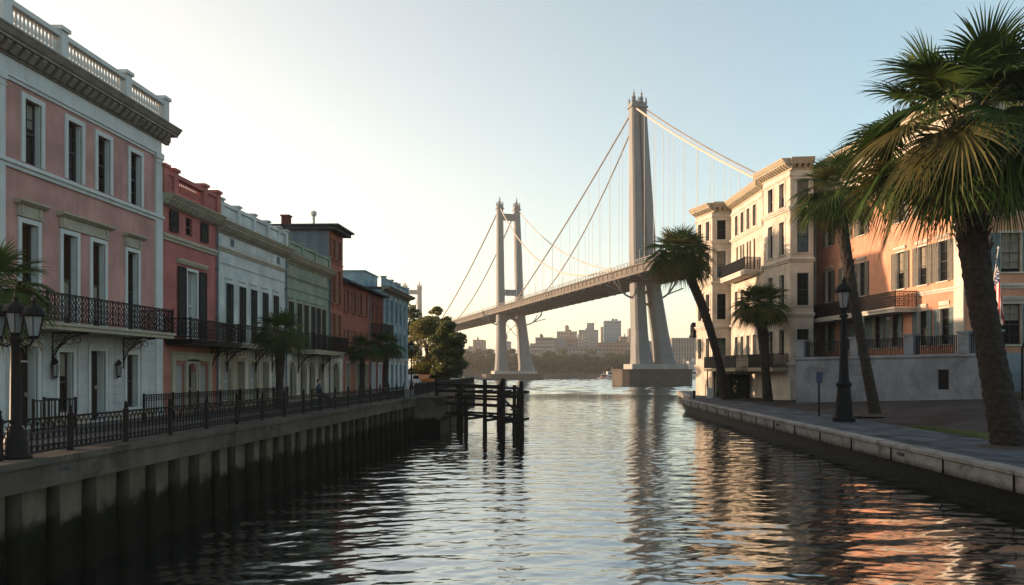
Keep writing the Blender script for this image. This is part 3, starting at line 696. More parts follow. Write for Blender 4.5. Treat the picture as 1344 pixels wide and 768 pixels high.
for yc in (24.55, 28.0):                         # wall lanterns
    b = f.mb(); x = U(yc)
    b.box(x-.03, -.12, 4.22, x+.03, -.001, 4.27); b.tube([(x, -.02, 3.8), (x, -.1, 3.75), (x, -.16, 3.82)], .014); b.lathe([(.03, 0), (.1, .1), (.0101, .24)], 6, x, -.16, 4.2); b.lathe([(.05, 0), (.075, .05), (.06, .06)], 6, x, -.16, 3.8)
    for k in range(6): a = 2*PI*k/6; b.tube([(x+.07*math.cos(a), -.16+.07*math.sin(a), 3.84), (x+.095*math.cos(a), -.16+.095*math.sin(a), 4.22)], .008)
    o = b.build('wall_lantern', M['iron'], r)
    b = f.mb(); b.lathe([(.055, 0), (.08, .36)], 6, x, -.16, 3.85); b.build('lantern_glass', M['lampglass'], o)

# 2 red house
Y0, Y1 = 31.2, 36.1
r, f = house('red_house', 'narrow red stucco house with dark shutters and a short balustrade between two piers', Y0, Y1, 12, 10.9, 'red')
for px in (227, 248, 267):
    u = U(L(px)); f.window(u-.28, 9.68, u+.28, 10.42, .14, .0, cols=2, rows=2, sill=False)
    if px != 248: f.shutter(u-.32, 9.62, u+.32, 10.46)
uc = U(33.7)
f.window(uc-.42, 5.36, uc+.42, 8.2, .2, .12, gm='curtain', cols=1, rows=2, sill=False, sash='trim')
f.shutter(uc-1.25, 5.4, uc-.6, 8.3); f.shutter(uc+.6, 5.4, uc+1.25, 8.3)
f.hood(uc-1.3, uc+1.3, 8.42, .12, .2, 'creamtrim')
f.hole(uc-1.5, G+.05, uc-.62, 4.3, .12); f.hole(uc+.62, G+.05, uc+1.5, 4.3, .12)
f.door(uc-.36, G+.02, uc+.36, 4.35, .2, .1, 'creamtrim', transom=False, arch=True)
f.wall(M['rose'], 5.0, 10.5); f.wall(M['red'], G, 5.0, 'ground_floor_wall')
b = f.mb(); b.box(uc-1.75, -.08, G, uc-1.5, -.001, 4.45); b.box(uc+1.5, -.08, G, uc+1.75, -.001, 4.45); b.box(uc-.62, -.079, G, uc-.5, -.001, 4.42); b.box(uc+.5, -.079, G, uc+.62, -.001, 4.42); b.box(uc-1.8, -.1, 4.45, uc+1.8, -.001, 4.72); b.box(uc-1.88, -.16, 4.72, uc+1.88, -.001, 4.8)
b.build('door_surround', M['creamtrim'], r)
b = f.mb(); b.quad((uc-1.5, .1, G), (uc-.62, .1, G), (uc-.62, .1, 4.4), (uc-1.5, .1, 4.4)); b.quad((uc+.62, .1, G), (uc+1.5, .1, G), (uc+1.5, .1, 4.4), (uc+.62, .1, 4.4)); b.build('sidelight', M['curtain'], r)
f.band(9.2, .26, .12, 'creamtrim'); f.slab(0, f.W, 10.5, 10.7, .02, 'red', 'frieze')
f.cornice(10.55, .42, .5, 0, f.W-.05, step=.24, ends=False, modh=.14, m='creamtrim')
f.balustrade(11.0, .95, (.12, U(32.1), U(34.7), f.W-.12), 'rose', y=-.1, solid=(0, 2), bal=.15)
f.balcony(.25, f.W-.05, 5.3, 1.05, .82, .22, 'iron', 'lace', (f.W-.6,))
flat_roof(r, [(0, .03), (0, f.W-.03), (-12, f.W-.03), (-12, .03)], 10.98)

# 3 pale blue-white house with a panelled parapet
Y0, Y1 = 36.1, 44.8
r, f = house('white_house', 'pale blue-white house with five dark shuttered windows and panelled parapet', Y0, Y1, 12, 10.9, 'whitewall')
for px in (300, 317, 332, 347, 361):
    u = U(L(px)); f.window(u-.34, 5.4, u+.34, 8.12, .16, .08, cols=2, rows=4, sill=False, cm='trim')
    f.shutter(u-.36, 5.42, u-.01, 8.1); f.shutter(u+.01, 5.42, u+.36, 8.1); f.hood(u-.42, u+.42, 8.3, .06, .1, 'trim')
for k, u in enumerate((1.0, 2.55, 4.1, 5.65, 7.2)):
    if k in (1, 3): f.door(u-.42, G+.02, u+.42, 4.5, .35, .1, 'creamtrim', 'brown' if k == 1 else 'door')
    else: f.window(u-.45, G+.3, u+.45, 4.5, .2, .1, 'creamtrim', gm='curtain', cols=1, rows=2, arch=True, sash='trim')
f.wall(M['whitewall'], 5.0, 10.4); f.wall(M['creampale'], G, 5.0, 'ground_floor_wall')
f.band(9.55, .2, .1, 'creamtrim'); f.band(8.95, .1, .05, 'whitewall'); f.slab(.4, f.W-.4, 9.85, 10.3, .015, 'whitewall', 'frieze_panel')
for u in (1.6, f.W-1.2):
    b = f.mb(); b.box(u-.2, -.03, 9.88, u+.2, -.001, 10.25); b.box(u-.06, -.05, 9.92, u+.06, -.03, 10.2); b.build('frieze_vent', M['slate'], r)
f.cornice(10.35, .5, .55, 0, f.W, step=.22, ends=False, modh=.14, m='creamtrim')
f.balustrade(10.9, .86, (.25, 2.1, 4.0, 5.8, 7.4, f.W-.2), 'whitewall', y=-.1, solid=(0, 1, 2, 3, 4), pierw=.3, cap=.08)
for u in (1.77, 4.9, 8.3): f.pilaster(u-.14, u+.14, G, 5.0, .06, 'creamtrim') if u < 8 else None
f.balcony(.1, f.W-1.6, 5.3, 1.1, .85, .2, 'creamtrim', 'twobar', (1.0, 4.4, 6.6))
flat_roof(r, [(0, .03), (0, f.W-.03), (-12, f.W-.03), (-12, .03)], 10.95)

# 4 sage green house
Y0, Y1 = 44.8, 52.8
r, f = house('green_house', 'sage green house with dark shutters and heavy black balcony', Y0, Y1, 12, 10.6, 'green')
for px in (381, 392, 401, 410, 417, 424):
    u = U(L(px)); f.window(u-.32, 5.4, u+.32, 8.0, .16, .06, cols=2, rows=4, sill=False, cm='creamtrim')
    f.shutter(u-.34, 5.42, u-.01, 8.0); f.shutter(u+.01, 5.42, u+.34, 8.0); f.hood(u-.42, u+.42, 8.16, .06, .1, 'green')
for u in (1.1, 2.9, 4.5, 6.3):
    f.window(u-.5, G+.1, u+.5, 4.55, .25, .1, 'creamtrim', gm='glass', cols=2, rows=4, arch=True)
f.wall(M['green'], 5.0, 10.2); f.wall(M['creampale'], G, 5.0, 'ground_floor_wall')
f.band(9.35, .16, .1, 'green'); f.band(8.7, .1, .06, 'green'); f.slab(.4, f.W-.4, 9.6, 10.1, .015, 'green', 'frieze_panel')
f.cornice(10.15, .5, .55, 0, f.W, step=.24, ends=False, modh=.12, m='creamtrim')
f.balustrade(10.7, .75, (.25, 2.6, 5.0, f.W-.2), 'green', y=-.08, solid=(0, 1, 2), pierw=.28, cap=.07)
f.balcony(1.0, f.W-.1, 5.25, 1.3, .95, .22, 'creamtrim', 'lace', (2.0, 6.6))
flat_roof(r, [(0, .03), (0, f.W-.03), (-12, f.W-.03), (-12, .03)], 10.75)

# 5 tall orange brick house with slate side
Y0, Y1 = 52.8, 56.0
r, f = house('brick_house', 'tall narrow orange brick house with slate-grey side wall and overhanging flat roof', Y0, Y1, 9, 13.6, 'slate')
for z0, z1 in ((11.6, 12.9), (8.6, 10.9), (5.5, 7.9)):
    for u in (.9, 2.2):
        f.window(u-.3, z0, u+.3, z1, .14, .06, cm='brick', cols=2, rows=2, sash='brickshutter')
        f.shutter(u-.62, z0, u-.34, z1, 'brickshutter'); f.shutter(u+.34, z0, u+.62, z1, 'brickshutter')
f.window(1.0, G+.1, 2.2, 4.6, .3, .14, 'creamtrim', cols=2, rows=4, arch=True)
f.wall(M['brick'], 5.0, 13.6); f.wall(M['creampale'], G, 5.0, 'ground_floor_wall')
f.band(4.9, .18, .08, 'creamtrim'); f.band(8.3, .1, .06, 'brick'); f.band(11.3, .1, .06, 'brick')
b = MB(); b.extrude_z([(.75, -.45), (.75, f.W+.25), (-9, f.W+.25), (-9, -.02)], 13.6, 13.72); b.extrude_z([(.55, -.3), (.55, f.W+.15), (-9, f.W+.15), (-9, .02)], 13.36, 13.6); b.build('roof', M['roof'], r)
b = MB(); b.box(-3.3, .4, 13.72, -2.8, .9, 14.35); b.box(-3.36, .34, 14.35, -2.74, .96, 14.45); b.build('chimney', M['darkbrick'], r)
b = MB(); b.tube([(-1.2, .6, 13.7), (-1.2, .6, 14.35)], .09, 8); b.lathe([(.1, 0), (.2, .12), (.2, .32), (.05, .4)], 8, -1.2, .6, 14.35); b.build('roof_vent', M['whitewall'], r)

# 6 orange house with pitched roof
Y0, Y1 = 56.0, 63.4
r, f = house('orange_house', 'orange-red brick house with dark pitched roof and two chimneys', Y0, Y1, 10, 10.2, 'brick2')
for z0, z1 in ((8.3, 9.9), (5.4, 7.0)):
    for u in (1.0, 2.9, 4.6, 6.2):
        f.window(u-.34, z0, u+.34, z1, .12, .05, cm='brick2', cols=2, rows=2, sash='brickshutter'); f.shutter(u-.7, z0, u-.37, z1, 'brickshutter'); f.shutter(u+.37, z0, u+.7, z1, 'brickshutter')
for u in (1.2, 3.8, 6.2): f.door(u-.45, G, u+.45, 4.6, .3, .1, 'creamtrim', 'brown')
f.wall(M['brick2'], G, 10.3)
b = MB(); b.extrude_y([(.6, 10.25), (.6, 10.38), (-4.8, 12.6), (-10.4, 10.38), (-10.4, 10.25)], .01, f.W-.01); b.build('roof', M['roof'], r)
for u in (1.1, 3.0):
    b = MB(); b.box(-1.9, u-.42, 10.6, -1.1, u+.42, 12.3); b.box(-2.0, u-.5, 12.3, -1.0, u+.5, 12.45)
    o = b.build('chimney', M['darkbrick'], r)
    if u < 2:
        b = MB(); b.lathe([(.16, 0), (.13, .5), (.17, .55)], 8, -1.5, u, 12.45); b.build('chimney_pot', M['brick'], o)

# 7 dark red house
Y0, Y1 = 63.4, 68.0
r, f = house('dark_red_house', 'low dark red brick house squeezed between the orange and pale blue houses', Y0, Y1, 10, 10.0, 'darkbrick')
for z0, z1 in ((8.0, 9.6), (5.4, 7.0)):
    for u in (.9, 2.3, 3.7): f.window(u-.36, z0, u+.36, z1, .14, .05, cm='brick', cols=2, rows=4)
for u in (1.2, 3.3): f.door(u-.45, G, u+.45, 4.6, .3, .1, 'trim', 'brown')
f.wall(M['darkbrick'], G, 10.3)
f.balcony(.3, f.W-.1, 7.0, .9, .9, .14, 'iron', 'lace', ())
b = MB(); b.extrude_y([(.55, 10.25), (.55, 10.38), (-4.8, 11.9), (-10.4, 10.38), (-10.4, 10.25)], .0, f.W-.02); b.build('roof', M['roof'], r)

# 8 pale blue corner house
Y0, Y1 = 68.0, 78.0
r, f = house('blue_house', 'pale blue house with columned front, last of the left row before the trees', Y0, Y1, 12, 11.0, 'blue')
for z0, z1 in ((8.3, 10.3), (5.3, 7.5)):
    for u in (1.3, 3.1, 4.9, 6.7, 8.5): f.window(u-.42, z0, u+.42, z1, .16, .1, cm='blue', cols=2, rows=4, sill=True); 
for u in (1.3, 3.1, 4.9, 6.7, 8.5): f.window(u-.5, G+.15, u+.5, 4.6, .25, .1, cm='blue', cols=2, rows=4, sill=False)
f.wall(M['blue'], G, 10.9)
for u in (.25, 2.2, 4.0, 5.8, 7.6, 9.7): f.pilaster(u-.16, u+.16, G, 5.0, .1, 'trim'); f.pilaster(u-.14, u+.14, 5.2, 10.7, .07, 'blue')
f.band(4.98, .2, .16, 'trim'); f.cornice(10.75, .5, .75, 0, f.W, step=.4, modh=.12, m='cornice')
f.balustrade(11.3, .72, (.25, 3.0, 6.0, f.W-.2), 'blue', y=-.1, solid=(0, 1, 2), pierw=.34, cap=.08)
b = MB(); b.box(-6, .05, 10.95, -1.6, 4.6, 12.55); b.box(-6.1, -.02, 12.55, -1.5, 4.7, 12.65); b.build('roof_attic', M['blue'], r)
b = MB(); b.box(-.9, 6.6, 11.2, -.4, 7.2, 12.25); b.box(-1.0, 6.5, 12.25, -.3, 7.3, 12.35); b.build('chimney', M['darkbrick'], r)
flat_roof(r, [(0, .03), (0, f.W-.03), (-12, f.W-.03), (-12, .03)], 11.25)

# unseen house added behind the row so its roof edge shades the right bank
r = thing('brick_house', 'unseen gabled brick house added behind the waterfront row to cast its shadow', 'house', (-30, 79, 0), 0)
f = Fac(r, (0, 0), (0, 15))
for z in (5, 8.5, 12):
    for u in (2, 5.5, 9.5, 13): f.window(u-.5, z, u+.5, z+1.8, .15, .1)
f.wall(M['brick2'], G, 16)
shell(r, [(0, 0), (0, 15), (-10, 15), (-10, 0)], G, 16, 'brick2', skip=(0,))
b = MB(); b.extrude_y([(.6, 15.9), (.6, 16.1), (-5, 19.3), (-10.6, 16.1), (-10.6, 15.9)], -.3, 15.3); b.build('roof', M['roof'], r)

for (nm, Yp, zt_) in (('red_house', 36.05, 10.4), ('white_house', 44.72, 10.2), ('green_house', 52.74, 10.1), ('orange_house', 63.3, 10.2)):
    hs = [o for o in COL.objects if o.name == nm][0]; b = MB(); y_ = Yp-hs.location.y-.06
    b.tube([(.09, y_, G), (.09, y_, zt_)], .05, 8)
    for z in (4.2, 6.4, 8.6): b.box(.0, y_-.08, z, .145, y_+.08, z+.05)
    b.build('downpipe', M['slate'], hs)
# ------------------------------------------------------------------ right bank: cream corner block
A, B, C_, D, E, F_, H_ = (14.6, 93.9), (15.9, 90.3), (17.9, 90.0), (19.0, 79.2), (18.4, 76.6), (19.5, 71.3), (21.5, 71.05)
r = thing('cream_apartment_house', 'tall cream stucco apartment house with stepped bays at the water corner of the right bank', 'apartment house')
g0 = 1.2; top = 22.4
FL = ((5.5, 7.8), (9.9, 12.8), (14.6, 17.6), (18.9, 21.1))
def cream_face(p0, p1, xs, ww, m='cream', floors=(0, 1, 2, 3), hz=True, cw=.2, rowz=FL, skip=()):
    f = Fac(r, p0, p1)
    for k in floors:
        for i, x in enumerate(xs):
            if (k, i) in skip: continue
            f.window(x-ww/2, rowz[k][0], x+ww/2, rowz[k][1], .3, cw, 'creampale', cols=2, rows=4)
    f.wall(M[m], g0, 21.5, 'wall'); f.slab(0, f.W, 21.5, 22.0, .03, 'creampale', 'frieze')
    for z in (4.45, 8.9, 13.8, 18.4): f.band(z, .35, .22, 'creampale', -.1, f.W+.1)
    f.band(21.36, .2, .12, 'creampale', -.05, f.W+.05)
    return f
f1 = cream_face(A, B, (1.0, 2.8), .8)
f2 = cream_face(B, C_, (1.0,), 1.0)
f3 = cream_face(C_, D, (2.2, 4.2, 6.2, 8.2), 1.0, floors=(0, 1, 3))
for x in (3.2, 5.4, 7.6): f3.window(x-.5, 14.5, x+.5, 17.6, .3, .15, 'creampale', hole=False, cols=1, rows=2)
for x in (2.55, 3.85, 4.75, 6.05, 6.95, 8.25): f3.shutter(x-.13, 14.5, x+.13, 17.6, 'shuttertan', y=-.06)
f4 = cream_face(D, E, (1.35,), .9, floors=(3,))
f5 = cream_face(E, F_, (1.5, 3.8), 1.0)
f6 = cream_face(F_, H_, (1.1,), 1.05)
for (fx, x) in ((f6, 1.1),):
    for z0, z1 in FL[3:]: fx.shutter(x-.5, z0, x-.02, z1, 'shuttertan', y=.2); fx.shutter(x+.02, z0, x+.5, z1, 'shuttertan', y=.2)
for f, e0, e1 in ((f1, 0, .5), (f2, 0, .2), (f3, 0, 0), (f4, 0, 0), (f5, .3, .4), (f6, 0, 0)):
    f.cornice(21.95, .95, 1.0, -e0, f.W+e1, 'creamtrim', .5, ends=False, modh=.24)
shell(r, [A, H_, (26, 87), (36, 93.9)], g0, 22.1, 'cream', skip=(0,))
b = MB()
def off(p, q, d):      # not needed beyond the cornice line; roof slab follows the plan
    return p
b.extrude_z([A, B, C_, D, E, F_, H_, (26, 87), (35.9, 93.85)], 22.25, 22.95); b.extrude_z([(15.1, 93.7), (16.3, 91.2), (18.4, 91.0), (19.6, 80), (19.0, 77), (20.2, 72.2), (21.8, 72.3), (25.8, 87.2), (34.5, 93.3)], 22.95, 23.4); b.build('roof', M['creamtrim'], r)
f3.balcony(1.2, 9.6, 14.3, 1.5, 1.25, .5, 'creampale', 'lace', (), rr_=.02, name='balcony')
# first-floor gallery with posts
f3.balcony(-.6, f3.W+.2, 4.35, 2.9, 1.3, .3, 'creamtrim', 'lace', (), rr_=.02, name='gallery')
f5.balcony(-.2, f5.W-.4, 4.35, 1.5, 1.3, .3, 'creamtrim', 'lace', (), rr_=.02, name='gallery')
b = f3.mb()
for x in (.2, 3.0, 6.0, 9.0): b.tube([(x, -2.7, 1.2), (x, -2.7, 4.05)], .07, 8)
b.build('gallery_post', M['iron'], r)
b = f1.mb(); b.box(-.9, -.4, 8.0, -.02, .3, 8.3); b.box(-.8, -.3, 8.3, -.05, .25, 9.2); b.lathe([(.3, 0), (.42, .2), (.4, .9), (.2, 1.2)], 10, -.5, 0, 8.6); b.build('wall_lantern', M['iron'], r)

# salmon house
P0, P1 = (22.9, 76.0), (26.2, 53.2)
r = thing('salmon_house', 'large salmon stucco house with louvred shutters and iron balcony behind the terrace', 'house')
f = Fac(r, P0, P1); LW = f.W
def SX(px):      # photo column -> distance along this facade
    t = (px-750)/1050; dx, dy = P1[0]-P0[0], P1[1]-P0[1]
    k = (t*P0[1]-P0[0])/(dx-t*dy); return k*LW
cols_up = [1079+9, 1110, 1131, 1182, 1211, 1238]
for px in cols_up:
    x = SX(px); f.window(x-.55, 10.3, x+.55, 13.1, .22, .12, 'creampale', cols=2, rows=4)
    f.shutter(x-1.2, 10.3, x-.6, 13.1, 'shuttertan'); f.shutter(x+.6, 10.3, x+1.2, 13.1, 'shuttertan'); f.hood(x-.8, x+.8, 13.3, .16, .22, 'creampale')
    f.window(x-.55, 15.4, x+.55, 18.0, .22, .12, 'creampale', cols=2, rows=4)
    f.shutter(x-1.2, 15.4, x-.6, 18.0, 'shuttertan'); f.shutter(x+.6, 15.4, x+1.2, 18.0, 'shuttertan')
for px in (1088, 1112, 1131, 1151, 1174, 1211, 1240):
    x = SX(px); f.window(x-.55, 5.9, x+.55, 8.4, .22, .12, 'creampale', cols=2, rows=4)
    f.shutter(x-1.2, 5.9, x-.6, 8.4, 'shutterblue'); f.shutter(x+.6, 5.9, x+1.2, 8.4, 'shutterblue'); f.hood(x-.6, x+.6, 8.6, .1, .3, 'creampale')
f.wall(M['salmon'], 1.2, 18.9); f.slab(0, LW, 18.9, 21.7, .03, 'cream', 'frieze')
f.band(18.8, .3, .2, 'creampale', 0, LW); f.band(9.5, .3, .15, 'creampale', SX(1205), LW); f.band(21.2, .25, .2, 'creampale', 0, LW)
f.cornice(21.7, 1.15, 1.25, 0, LW, 'creamtrim', .6, ends=True, modh=.3)
f.pilaster(LW-1.1, LW-.05, 1.5, 18.8, .12, 'creampale'); f.pilaster(.05, .8, 1.5, 18.8, .12, 'creampale')
f.balcony(SX(1072), SX(1203), 8.75, 1.7, 1.2, .35, 'creampale', 'lace', (), rr_=.02, name='balcony')
b = f.mb()
for px in (1078, 1156):
    b.tube([(SX(px), -1.5, 3.0), (SX(px), -1.5, 8.4)], .09, 8)
b.build('balcony_post', M['creampale'], r)
# set-back wing facing the camera
q0 = (P1[0]+.02, P1[1]+.05); q1 = (44, 51.5)
WG = Fac(r, q0, q1)
for x in (1.2, 3.6, 6.4, 9.2, 12): pass
for x in (2.9, 6.3, 9.7, 13.1):
    WG.window(x-.65, 10.6, x+.65, 13.2, .25, .15, 'creampale', cols=2, rows=4); WG.shutter(x-1.35, 10.6, x-.7, 13.2, 'shutterblue'); WG.shutter(x+.7, 10.6, x+1.35, 13.2, 'shutterblue')
    WG.window(x-.65, 5.8, x+.65, 8.5, .25, .15, 'creampale', cols=2, rows=4); WG.shutter(x-1.35, 5.8, x-.7, 8.5, 'shutterblue'); WG.shutter(x+.7, 5.8, x+1.35, 8.5, 'shutterblue'); WG.hood(x-.75, x+.75, 8.7, .12, .3, 'creampale')
    WG.window(x-.65, 15.4, x+.65, 17.8, .25, .15, 'creampale', cols=2, rows=4)
WG.wall(M['salmon'], 1.2, 18.9); WG.band(9.5, .35, .18, 'creampale'); WG.band(14.4, .2, .1, 'creampale'); WG.slab(0, WG.W, 18.9, 19.8, .03, 'cream', 'frieze'); WG.cornice(19.8, 1.1, 1.2, .1, WG.W, 'creamtrim', .6, ends=False, modh=.3)
shell(r, [P0, P1, (44, 51.5), (44, 76)], 1.2, 19.8, 'salmon', skip=(0, 1))
b = MB(); b.extrude_z([(P0[0]+.1, P0[1]), (P1[0]+.1, P1[1]+.1), (44, 51.6), (44, 76)], 20.2, 20.9); b.extrude_z([(P0[0]+.05, P0[1]), (P1[0]+.1, P1[1]+.3), (34, 53), (34, 76)], 20.91, 22.6); b.build('roof', M['creamtrim'], r)

# white terrace wall in front of it
T0, T1 = (18.95, 67.6), (26.6, 50.2)
t = thing('terrace_wall', 'long white painted terrace wall with piers and black iron railings below the salmon house', 'terrace wall')
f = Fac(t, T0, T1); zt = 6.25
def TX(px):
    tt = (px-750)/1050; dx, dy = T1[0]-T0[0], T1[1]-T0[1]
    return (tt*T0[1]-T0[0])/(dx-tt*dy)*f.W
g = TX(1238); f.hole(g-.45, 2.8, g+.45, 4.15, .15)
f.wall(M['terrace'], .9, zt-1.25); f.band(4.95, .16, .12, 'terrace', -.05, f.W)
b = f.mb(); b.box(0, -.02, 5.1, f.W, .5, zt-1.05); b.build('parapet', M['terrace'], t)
b = f.mb(); 
for i in range(5): b.box(g-.45, .1, 2.84+i*.27, g+.45, .12, 2.94+i*.27)
b.box(g-.45, .14, 2.8, g+.45, .15, 4.15); b.build('grate', M['iron'], t)
piers = [TX(1051), TX(1121), TX(1193), TX(1265), f.W-.35]
for x in piers:
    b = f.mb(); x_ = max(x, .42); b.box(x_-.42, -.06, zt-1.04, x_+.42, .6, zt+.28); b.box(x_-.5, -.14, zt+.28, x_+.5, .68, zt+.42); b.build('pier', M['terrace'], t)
for x0, x1 in zip(piers, piers[1:]):
    x0 = max(x0, .42); w_ = x1-x0-.86
    rr = MB(f.M @ Matrix.Translation((x0+.43, .2, zt-1.05))); railing(rr, w_, 1.25, 'twobar', r=.022); rr.build('railing', M['iron'], t)
# left return, terrace floor
b = MB(); e = Vector((T0[0], T0[1])); 
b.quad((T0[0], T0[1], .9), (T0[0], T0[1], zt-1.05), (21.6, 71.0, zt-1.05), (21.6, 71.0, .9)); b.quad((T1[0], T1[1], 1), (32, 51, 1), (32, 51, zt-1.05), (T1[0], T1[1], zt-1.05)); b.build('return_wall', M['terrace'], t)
b = MB(); b.extrude_z([(T0[0]+.05, T0[1]-.02), (T1[0]-.02, T1[1]+.12), (31, 51.2), (31, 53), (26.1, 53.3), (22.95, 75.5), (21.6, 71.2)], zt-1.5, zt-1.08); b.build('terrace_floor', M['plaza'], t)

# steps and handrail at the right end
s = thing('entrance_steps', 'dark stone steps with sloping handrail at the right end of the terrace wall', 'steps')
b = MB()
for i in range(12): b.box(27.8+i*.42, 47.3, 1.5, 33, 50.1-.002*i, 2.75+i*.21)
b.build('steps', M['conc'], s)
b = MB(); b.tube([(27.7, 47.2, 3.7), (32.6, 47.2, 6.1)], .05, 6); 
for i in range(12): b.box(27.7+i*.42-.015, 47.19, 2.6+i*.2, 27.7+i*.42+.015, 47.22, 3.72+i*.205)
b.build('handrail', M['iron'], s)
s = thing('potted_shrub', 'small dark clipped shrub in a black urn beside the terrace steps', 'plant', (25.75, 48.3, ground_r(25.75, 48.3)-.03))
b = MB(); b.lathe([(.3, 0), (.34, .1), (.2, .2), (.4, .5), (.5, .8), (.46, .85)], 12); b.build('urn', M['iron'], s, True)
# ------------------------------------------------------------------ suspension bridge
phi = math.atan2(.33, 1)
br = thing('suspension_bridge', 'long grey suspension bridge with three twin-legged towers crossing the river', 'bridge', (20.6, 233, 0), phi)
HW, ZD, ZB = 8.8, 33.1, 30.5            # half width, road level, bottom of the truss
Ya, Yb = -190, 760
RISE = .0075
def zroad(y): return ZD+RISE*y
# deck
b = MB(); b.box(-HW, Ya, ZD-.7, HW, Yb, ZD); b.box(-HW-.5, Ya, ZD-.55, -HW, Yb, ZD-.15); b.box(HW, Ya, ZD-.55, HW+.5, Yb, ZD-.15)
deck = b.build('deck', M['steelwarm'], br); deck.rotation_euler.x = math.atan(RISE)
b = MB(); b.box(-HW+.6, Ya, ZB-.1, HW-.6, Yb, ZB+.3)
for y in np.arange(Ya, Yb, 7.5): b.box(-HW+.5, y, ZB-.55, HW-.5, y+.6, ZB-.101)
for x in (-5, 0, 5): b.box(x-.25, Ya, ZB-.4, x+.25, Yb, ZB-.102)
b.build('underside', M['under'], deck)
for sx in (-1, 1):
    b = MB(); x = sx*HW
    b.box(x-.3, Ya, ZB-.2, x+.3, Yb, ZB+.5)
    b.box(x-.12, Ya, ZB+.5, x+.05, Yb, ZD-.701)
    for i, y in enumerate(np.arange(Ya, Yb, 3.75)):
        b.box(x-.28, y, ZB+.5, x+.28, y+.35, ZD-.701)
    b.box(x-.2, Ya, ZB+.9, x+.2, Yb, ZB+1.05)
    b.build('truss', M['steelwarm'], deck)
    b = MB(); b.box(x-.06, Ya, ZD+.95, x+.06, Yb, ZD+1.08); b.box(x-.04, Ya, ZD+.45, x+.04, Yb, ZD+.52)
    for y in np.arange(Ya, 380, 2.5): b.box(x-.07, y, ZD, x+.07, y+.16, ZD+.95)
    b.build('railing', M['cable'], deck)
for y in np.arange(-120, 380, 34):
    for x in (-HW+.2, HW-.2): b = MB(); b.tube([(x, y, ZD), (x, y, ZD+3.6), (x*.9, y, ZD+3.9)], .06, 5); b.build('lamp_post', M['hanger'], deck)

def loft(b, secs):      # secs: (cx, y0, z, wx, wy) rectangular sections
    vs = []
    for cx, cy, z, wx, wy in secs:
        c = .16*min(wx, wy)
        vs += [(cx-wx/2+c, cy-wy/2, z), (cx+wx/2-c, cy-wy/2, z), (cx+wx/2, cy-wy/2+c, z), (cx+wx/2, cy+wy/2-c, z), (cx+wx/2-c, cy+wy/2, z), (cx-wx/2+c, cy+wy/2, z), (cx-wx/2, cy+wy/2-c, z), (cx-wx/2, cy-wy/2+c, z)]
    fs = []
    for i in range(len(secs)-1):
        for k in range(8): fs.append((i*8+k, i*8+(k+1) % 8, (i+1)*8+(k+1) % 8, (i+1)*8+k))
    fs += [tuple(range(7, -1, -1)), tuple((len(secs)-1)*8+k for k in range(8))]
    b.add(vs, fs)
def tower(y, legs, z_top, beams, pier, orn=1.0):
    hubs = []
    tw = None
    for secs in legs:
        b = MB(); loft(b, [(cx, y, z, wx, wy) for cx, z, wx, wy in secs]); o = b.build('tower_leg', M['steel'], br)
        cx, zt, wx, wy = secs[-1]
        b = MB(); s = orn
        b.box(cx-wx*.62, y-wy*.6, zt, cx+wx*.62, y+wy*.6, zt+.5*s); b.box(cx-wx*.5, y-wy*.5, zt+.5*s, cx+wx*.5, y+wy*.5, zt+1.5*s)
        for sx in (-1, 1):
            for sy in (-1, 1): b.lathe([(.28*s, 0), (.34*s, .5*s), (.16*s, .7*s), (.3*s, 1.1*s), (.05*s, 1.9*s)], 6, cx+sx*wx*.42, y+sy*wy*.42, zt+1.3*s)
        b.lathe([(.7*s, 0), (.75*s, .6*s), (.35*s, .9*s), (.6*s, 1.5*s), (.4*s, 2.0*s), (.2*s, 2.4*s), (.34*s, 2.9*s), (.1*s, 3.3*s), (.03*s, 4.4*s)], 8, cx, y, zt+1.5*s)
        b.build('finial', M['steel'], o); hubs.append((cx, zt)); tw = o
    for (x0, x1, z, h, d) in beams:
        b = MB(); b.box(x0, y-d/2, z, x1, y+d/2, z+h); b.box(x0, y-d/2-.15, z+h-.3, x1, y+d/2+.15, z+h+.1); b.build('cross_beam', M['steel'], br)
    if pier:
        x0, x1, zp, d0, zl = pier
        b = MB(); n = [(x0, y-d0*.36), (x0+d0*.14, y-d0*.5), (x1-d0*.14, y-d0*.5), (x1, y-d0*.36), (x1, y+d0*.36), (x1-d0*.14, y+d0*.5), (x0+d0*.14, y+d0*.5), (x0, y+d0*.36)]
        b.extrude_z(n, -3, zl); b.extrude_z([(x*1.0+(.25 if x > (x0+x1)/2 else -.25), yy+(.25 if yy > y else -.25)) for x, yy in n], zl, zl+.35); b.build('pier', M['pier'], br)
        b = MB(); k = (x1-x0)*.15; b.extrude_z([(x0+k, y-d0*.3), (x1-k*.7, y-d0*.3), (x1-k*.7, y+d0*.3), (x0+k, y+d0*.3)], zl+.35, zp); b.build('plinth', M['pierpale'], br)
